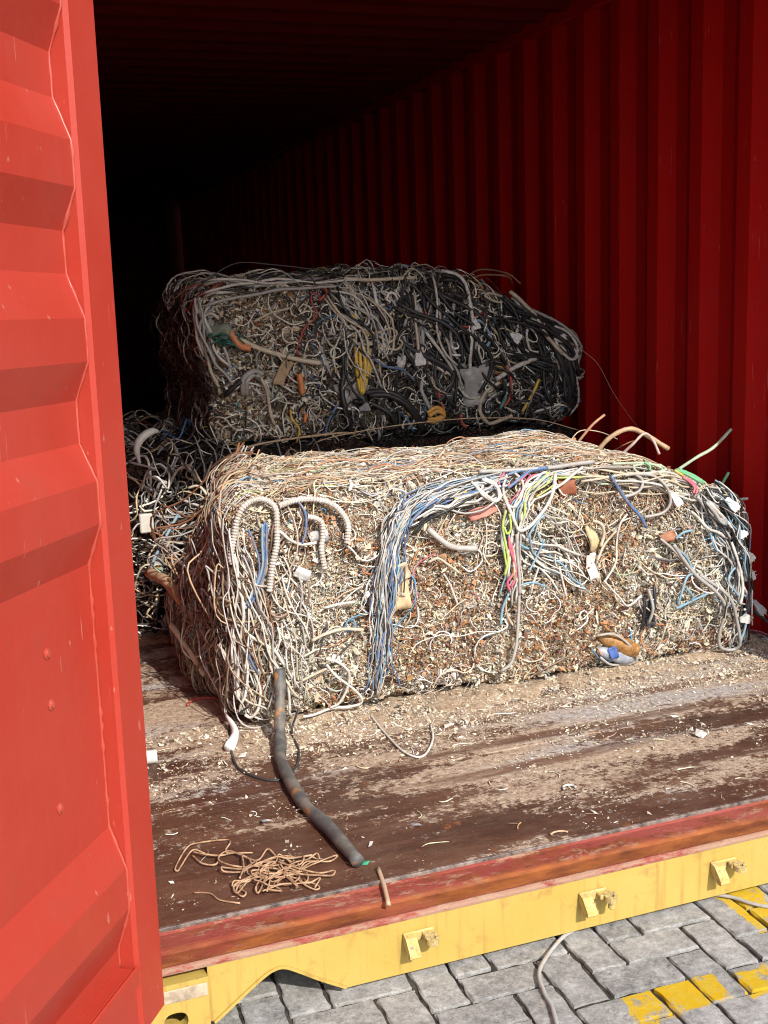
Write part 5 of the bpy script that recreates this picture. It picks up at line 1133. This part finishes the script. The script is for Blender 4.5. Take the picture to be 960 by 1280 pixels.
# scattered debris
def debris():
    rg = np.random.default_rng(61); N = 60000; x = rg.uniform(.02, 2.33, N); y = .12+rg.beta(1.35, 1.15, N)*1.05
    P = np.stack([x, y, np.zeros(N)], 1); dn = vnoise(P*np.array([.5, 1, 1]), 9, 3)+.6*vnoise(P, 26, 4)+1.5*smooth01(y, .35, 1.05)+.45*smooth01(x, .2, 1.5)-.62
    k = dn > rg.uniform(-.3, 1.5, N); P = P[k]; N = len(P); size = rg.gamma(1.3, .0015, N).clip(.0008, .010)*(1+.35*smooth01(P[:, 1], .8, 1.1))
    P[:, 2] = size*.3; c = pick([CREAM, WHITE, BEIGE, (.36, .25, .16), GREY, RUST, BROWN], [22, 14, 24, 18, 12, 8, 12], N, rg)
    c = blend_local(c, P, .45); V, F, kk = crumbs(P, size, rg, False, .6); V[:, 2] = np.maximum(V[:, 2], .0006)
    o = npmesh('floor_debris', V, F, M_frag, np.repeat(c, kk, 0), None, False); props(o, 'pale crumbs and shredded bits strewn over the dark container floor', 'debris', kind='stuff')
    # low drift of dust at the foot of the bale
    nx, ny = 220, 34; X, Y = np.meshgrid(np.linspace(.42, 2.28, nx), np.linspace(.86, 1.16, ny), indexing='ij'); Q = np.stack([X, Y, 0*X], -1)
    hgt = .022*smooth01(Y, .90, 1.12)*(.55+.7*vnoise(Q, 7, 8))+.009*vnoise(Q, 26, 9)*smooth01(Y, .86, 1.0)+.003*vnoise(Q, 80, 10)-.005
    hgt *= smooth01(X, .42, .60); hgt -= .006*(1-smooth01(Y, .86, .93)); Q[..., 2] = hgt
    i, j = np.meshgrid(np.arange(nx-1), np.arange(ny-1), indexing='ij'); kx = i*ny+j; F = np.stack([kx, kx+ny, kx+ny+1, kx+1], -1).reshape(-1, 4)
    s = NT('settled_dust'); p = s.pos(); c = s.ramp(s.noise(p, 55, 8, .9), [(.30, (.14, .075, .045)), (.47, (.36, .255, .165)), (.66, (.62, .53, .41))]); s.bump(s.noise(p, 120, 6, .8), .8, .008)
    o = npmesh('dust_drift', Q, F, s.fin(c, .95, .15)); props(o, 'drift of beige dust lying along the foot of the pale bale', 'dust', kind='stuff')
    n = 8000; x = rg.uniform(.45, 2.26, n); y = rg.uniform(.84, 1.12, n); Q = np.stack([x, y, 0*x], -1)
    size = rg.gamma(1.4, .0010, n).clip(.0007, .009); z = .019*smooth01(y, .90, 1.12)*(.55+.7*vnoise(Q, 7, 8))*smooth01(x, .42, .60); Q[:, 2] = np.maximum(z, .001)
    c = pick([CREAM, WHITE, BEIGE, (.36, .25, .16), GREY, RUST, BROWN], [20, 9, 22, 20, 12, 12, 16], n, rg); c = blend_local(c, Q, .5); V, F, kk = crumbs(Q, size, rg, True, .8)
    o = npmesh('fallen_fragments', V, F, M_frag, np.repeat(c, kk, 0), None, False); props(o, 'fallen shredded fragments heaped along the foot of the pale bale', 'debris', kind='stuff')
    # stray wire bits lying flat
    n = 80; x = rg.uniform(.05, 2.3, n); y = rg.uniform(.15, 1.08, n); a = rg.uniform(0, 6.28, n); K = 7; st_ = rg.uniform(.004, .012, n); da = rg.normal(size=n)*.25; P = np.zeros((n, K, 3))
    for k in range(K): P[:, k] = np.stack([x, y, np.full(n, .0035)], 1); x = x+np.cos(a)*st_; y = np.minimum(y+np.sin(a)*st_, 1.12); a = a+da+rg.normal(size=n)*.2
    V, F = tubes(P, np.broadcast_to(np.array([0, 0, 1.]), P.shape), rg.uniform(.001, .0022, n), 4); c = np.repeat(pick([WHITE, CREAM, BEIGE, (.45, .25, .13), GREY, BROWN], [24, 24, 16, 14, 8, 8], n, rg), K*4, 0)
    o = npmesh('wire_offcuts', V, F, M_wires, c); props(o, 'tiny wire offcuts scattered over the container floor', 'offcuts', kind='stuff')
debris()
# wires on the paving
props(tube('ground_wire', [(GWIRE[0][0], .03, GZ+.012)]+Z(GWIRE, GZ+.006), .0045, MC['grey'], None, 8, 8, True, (0, 0, 1)), 'thin grey cable snaking out from under the sill over the pavers', 'cable')
props(tube('ground_wire', [(GWIRE2[0][0]-.02, .02, GZ+.01)]+Z(GWIRE2, GZ+.006), .0045, MC['grey'], None, 8, 8, True, (0, 0, 1)), 'short grey cable on the pavers crossing the yellow paint at right', 'cable')
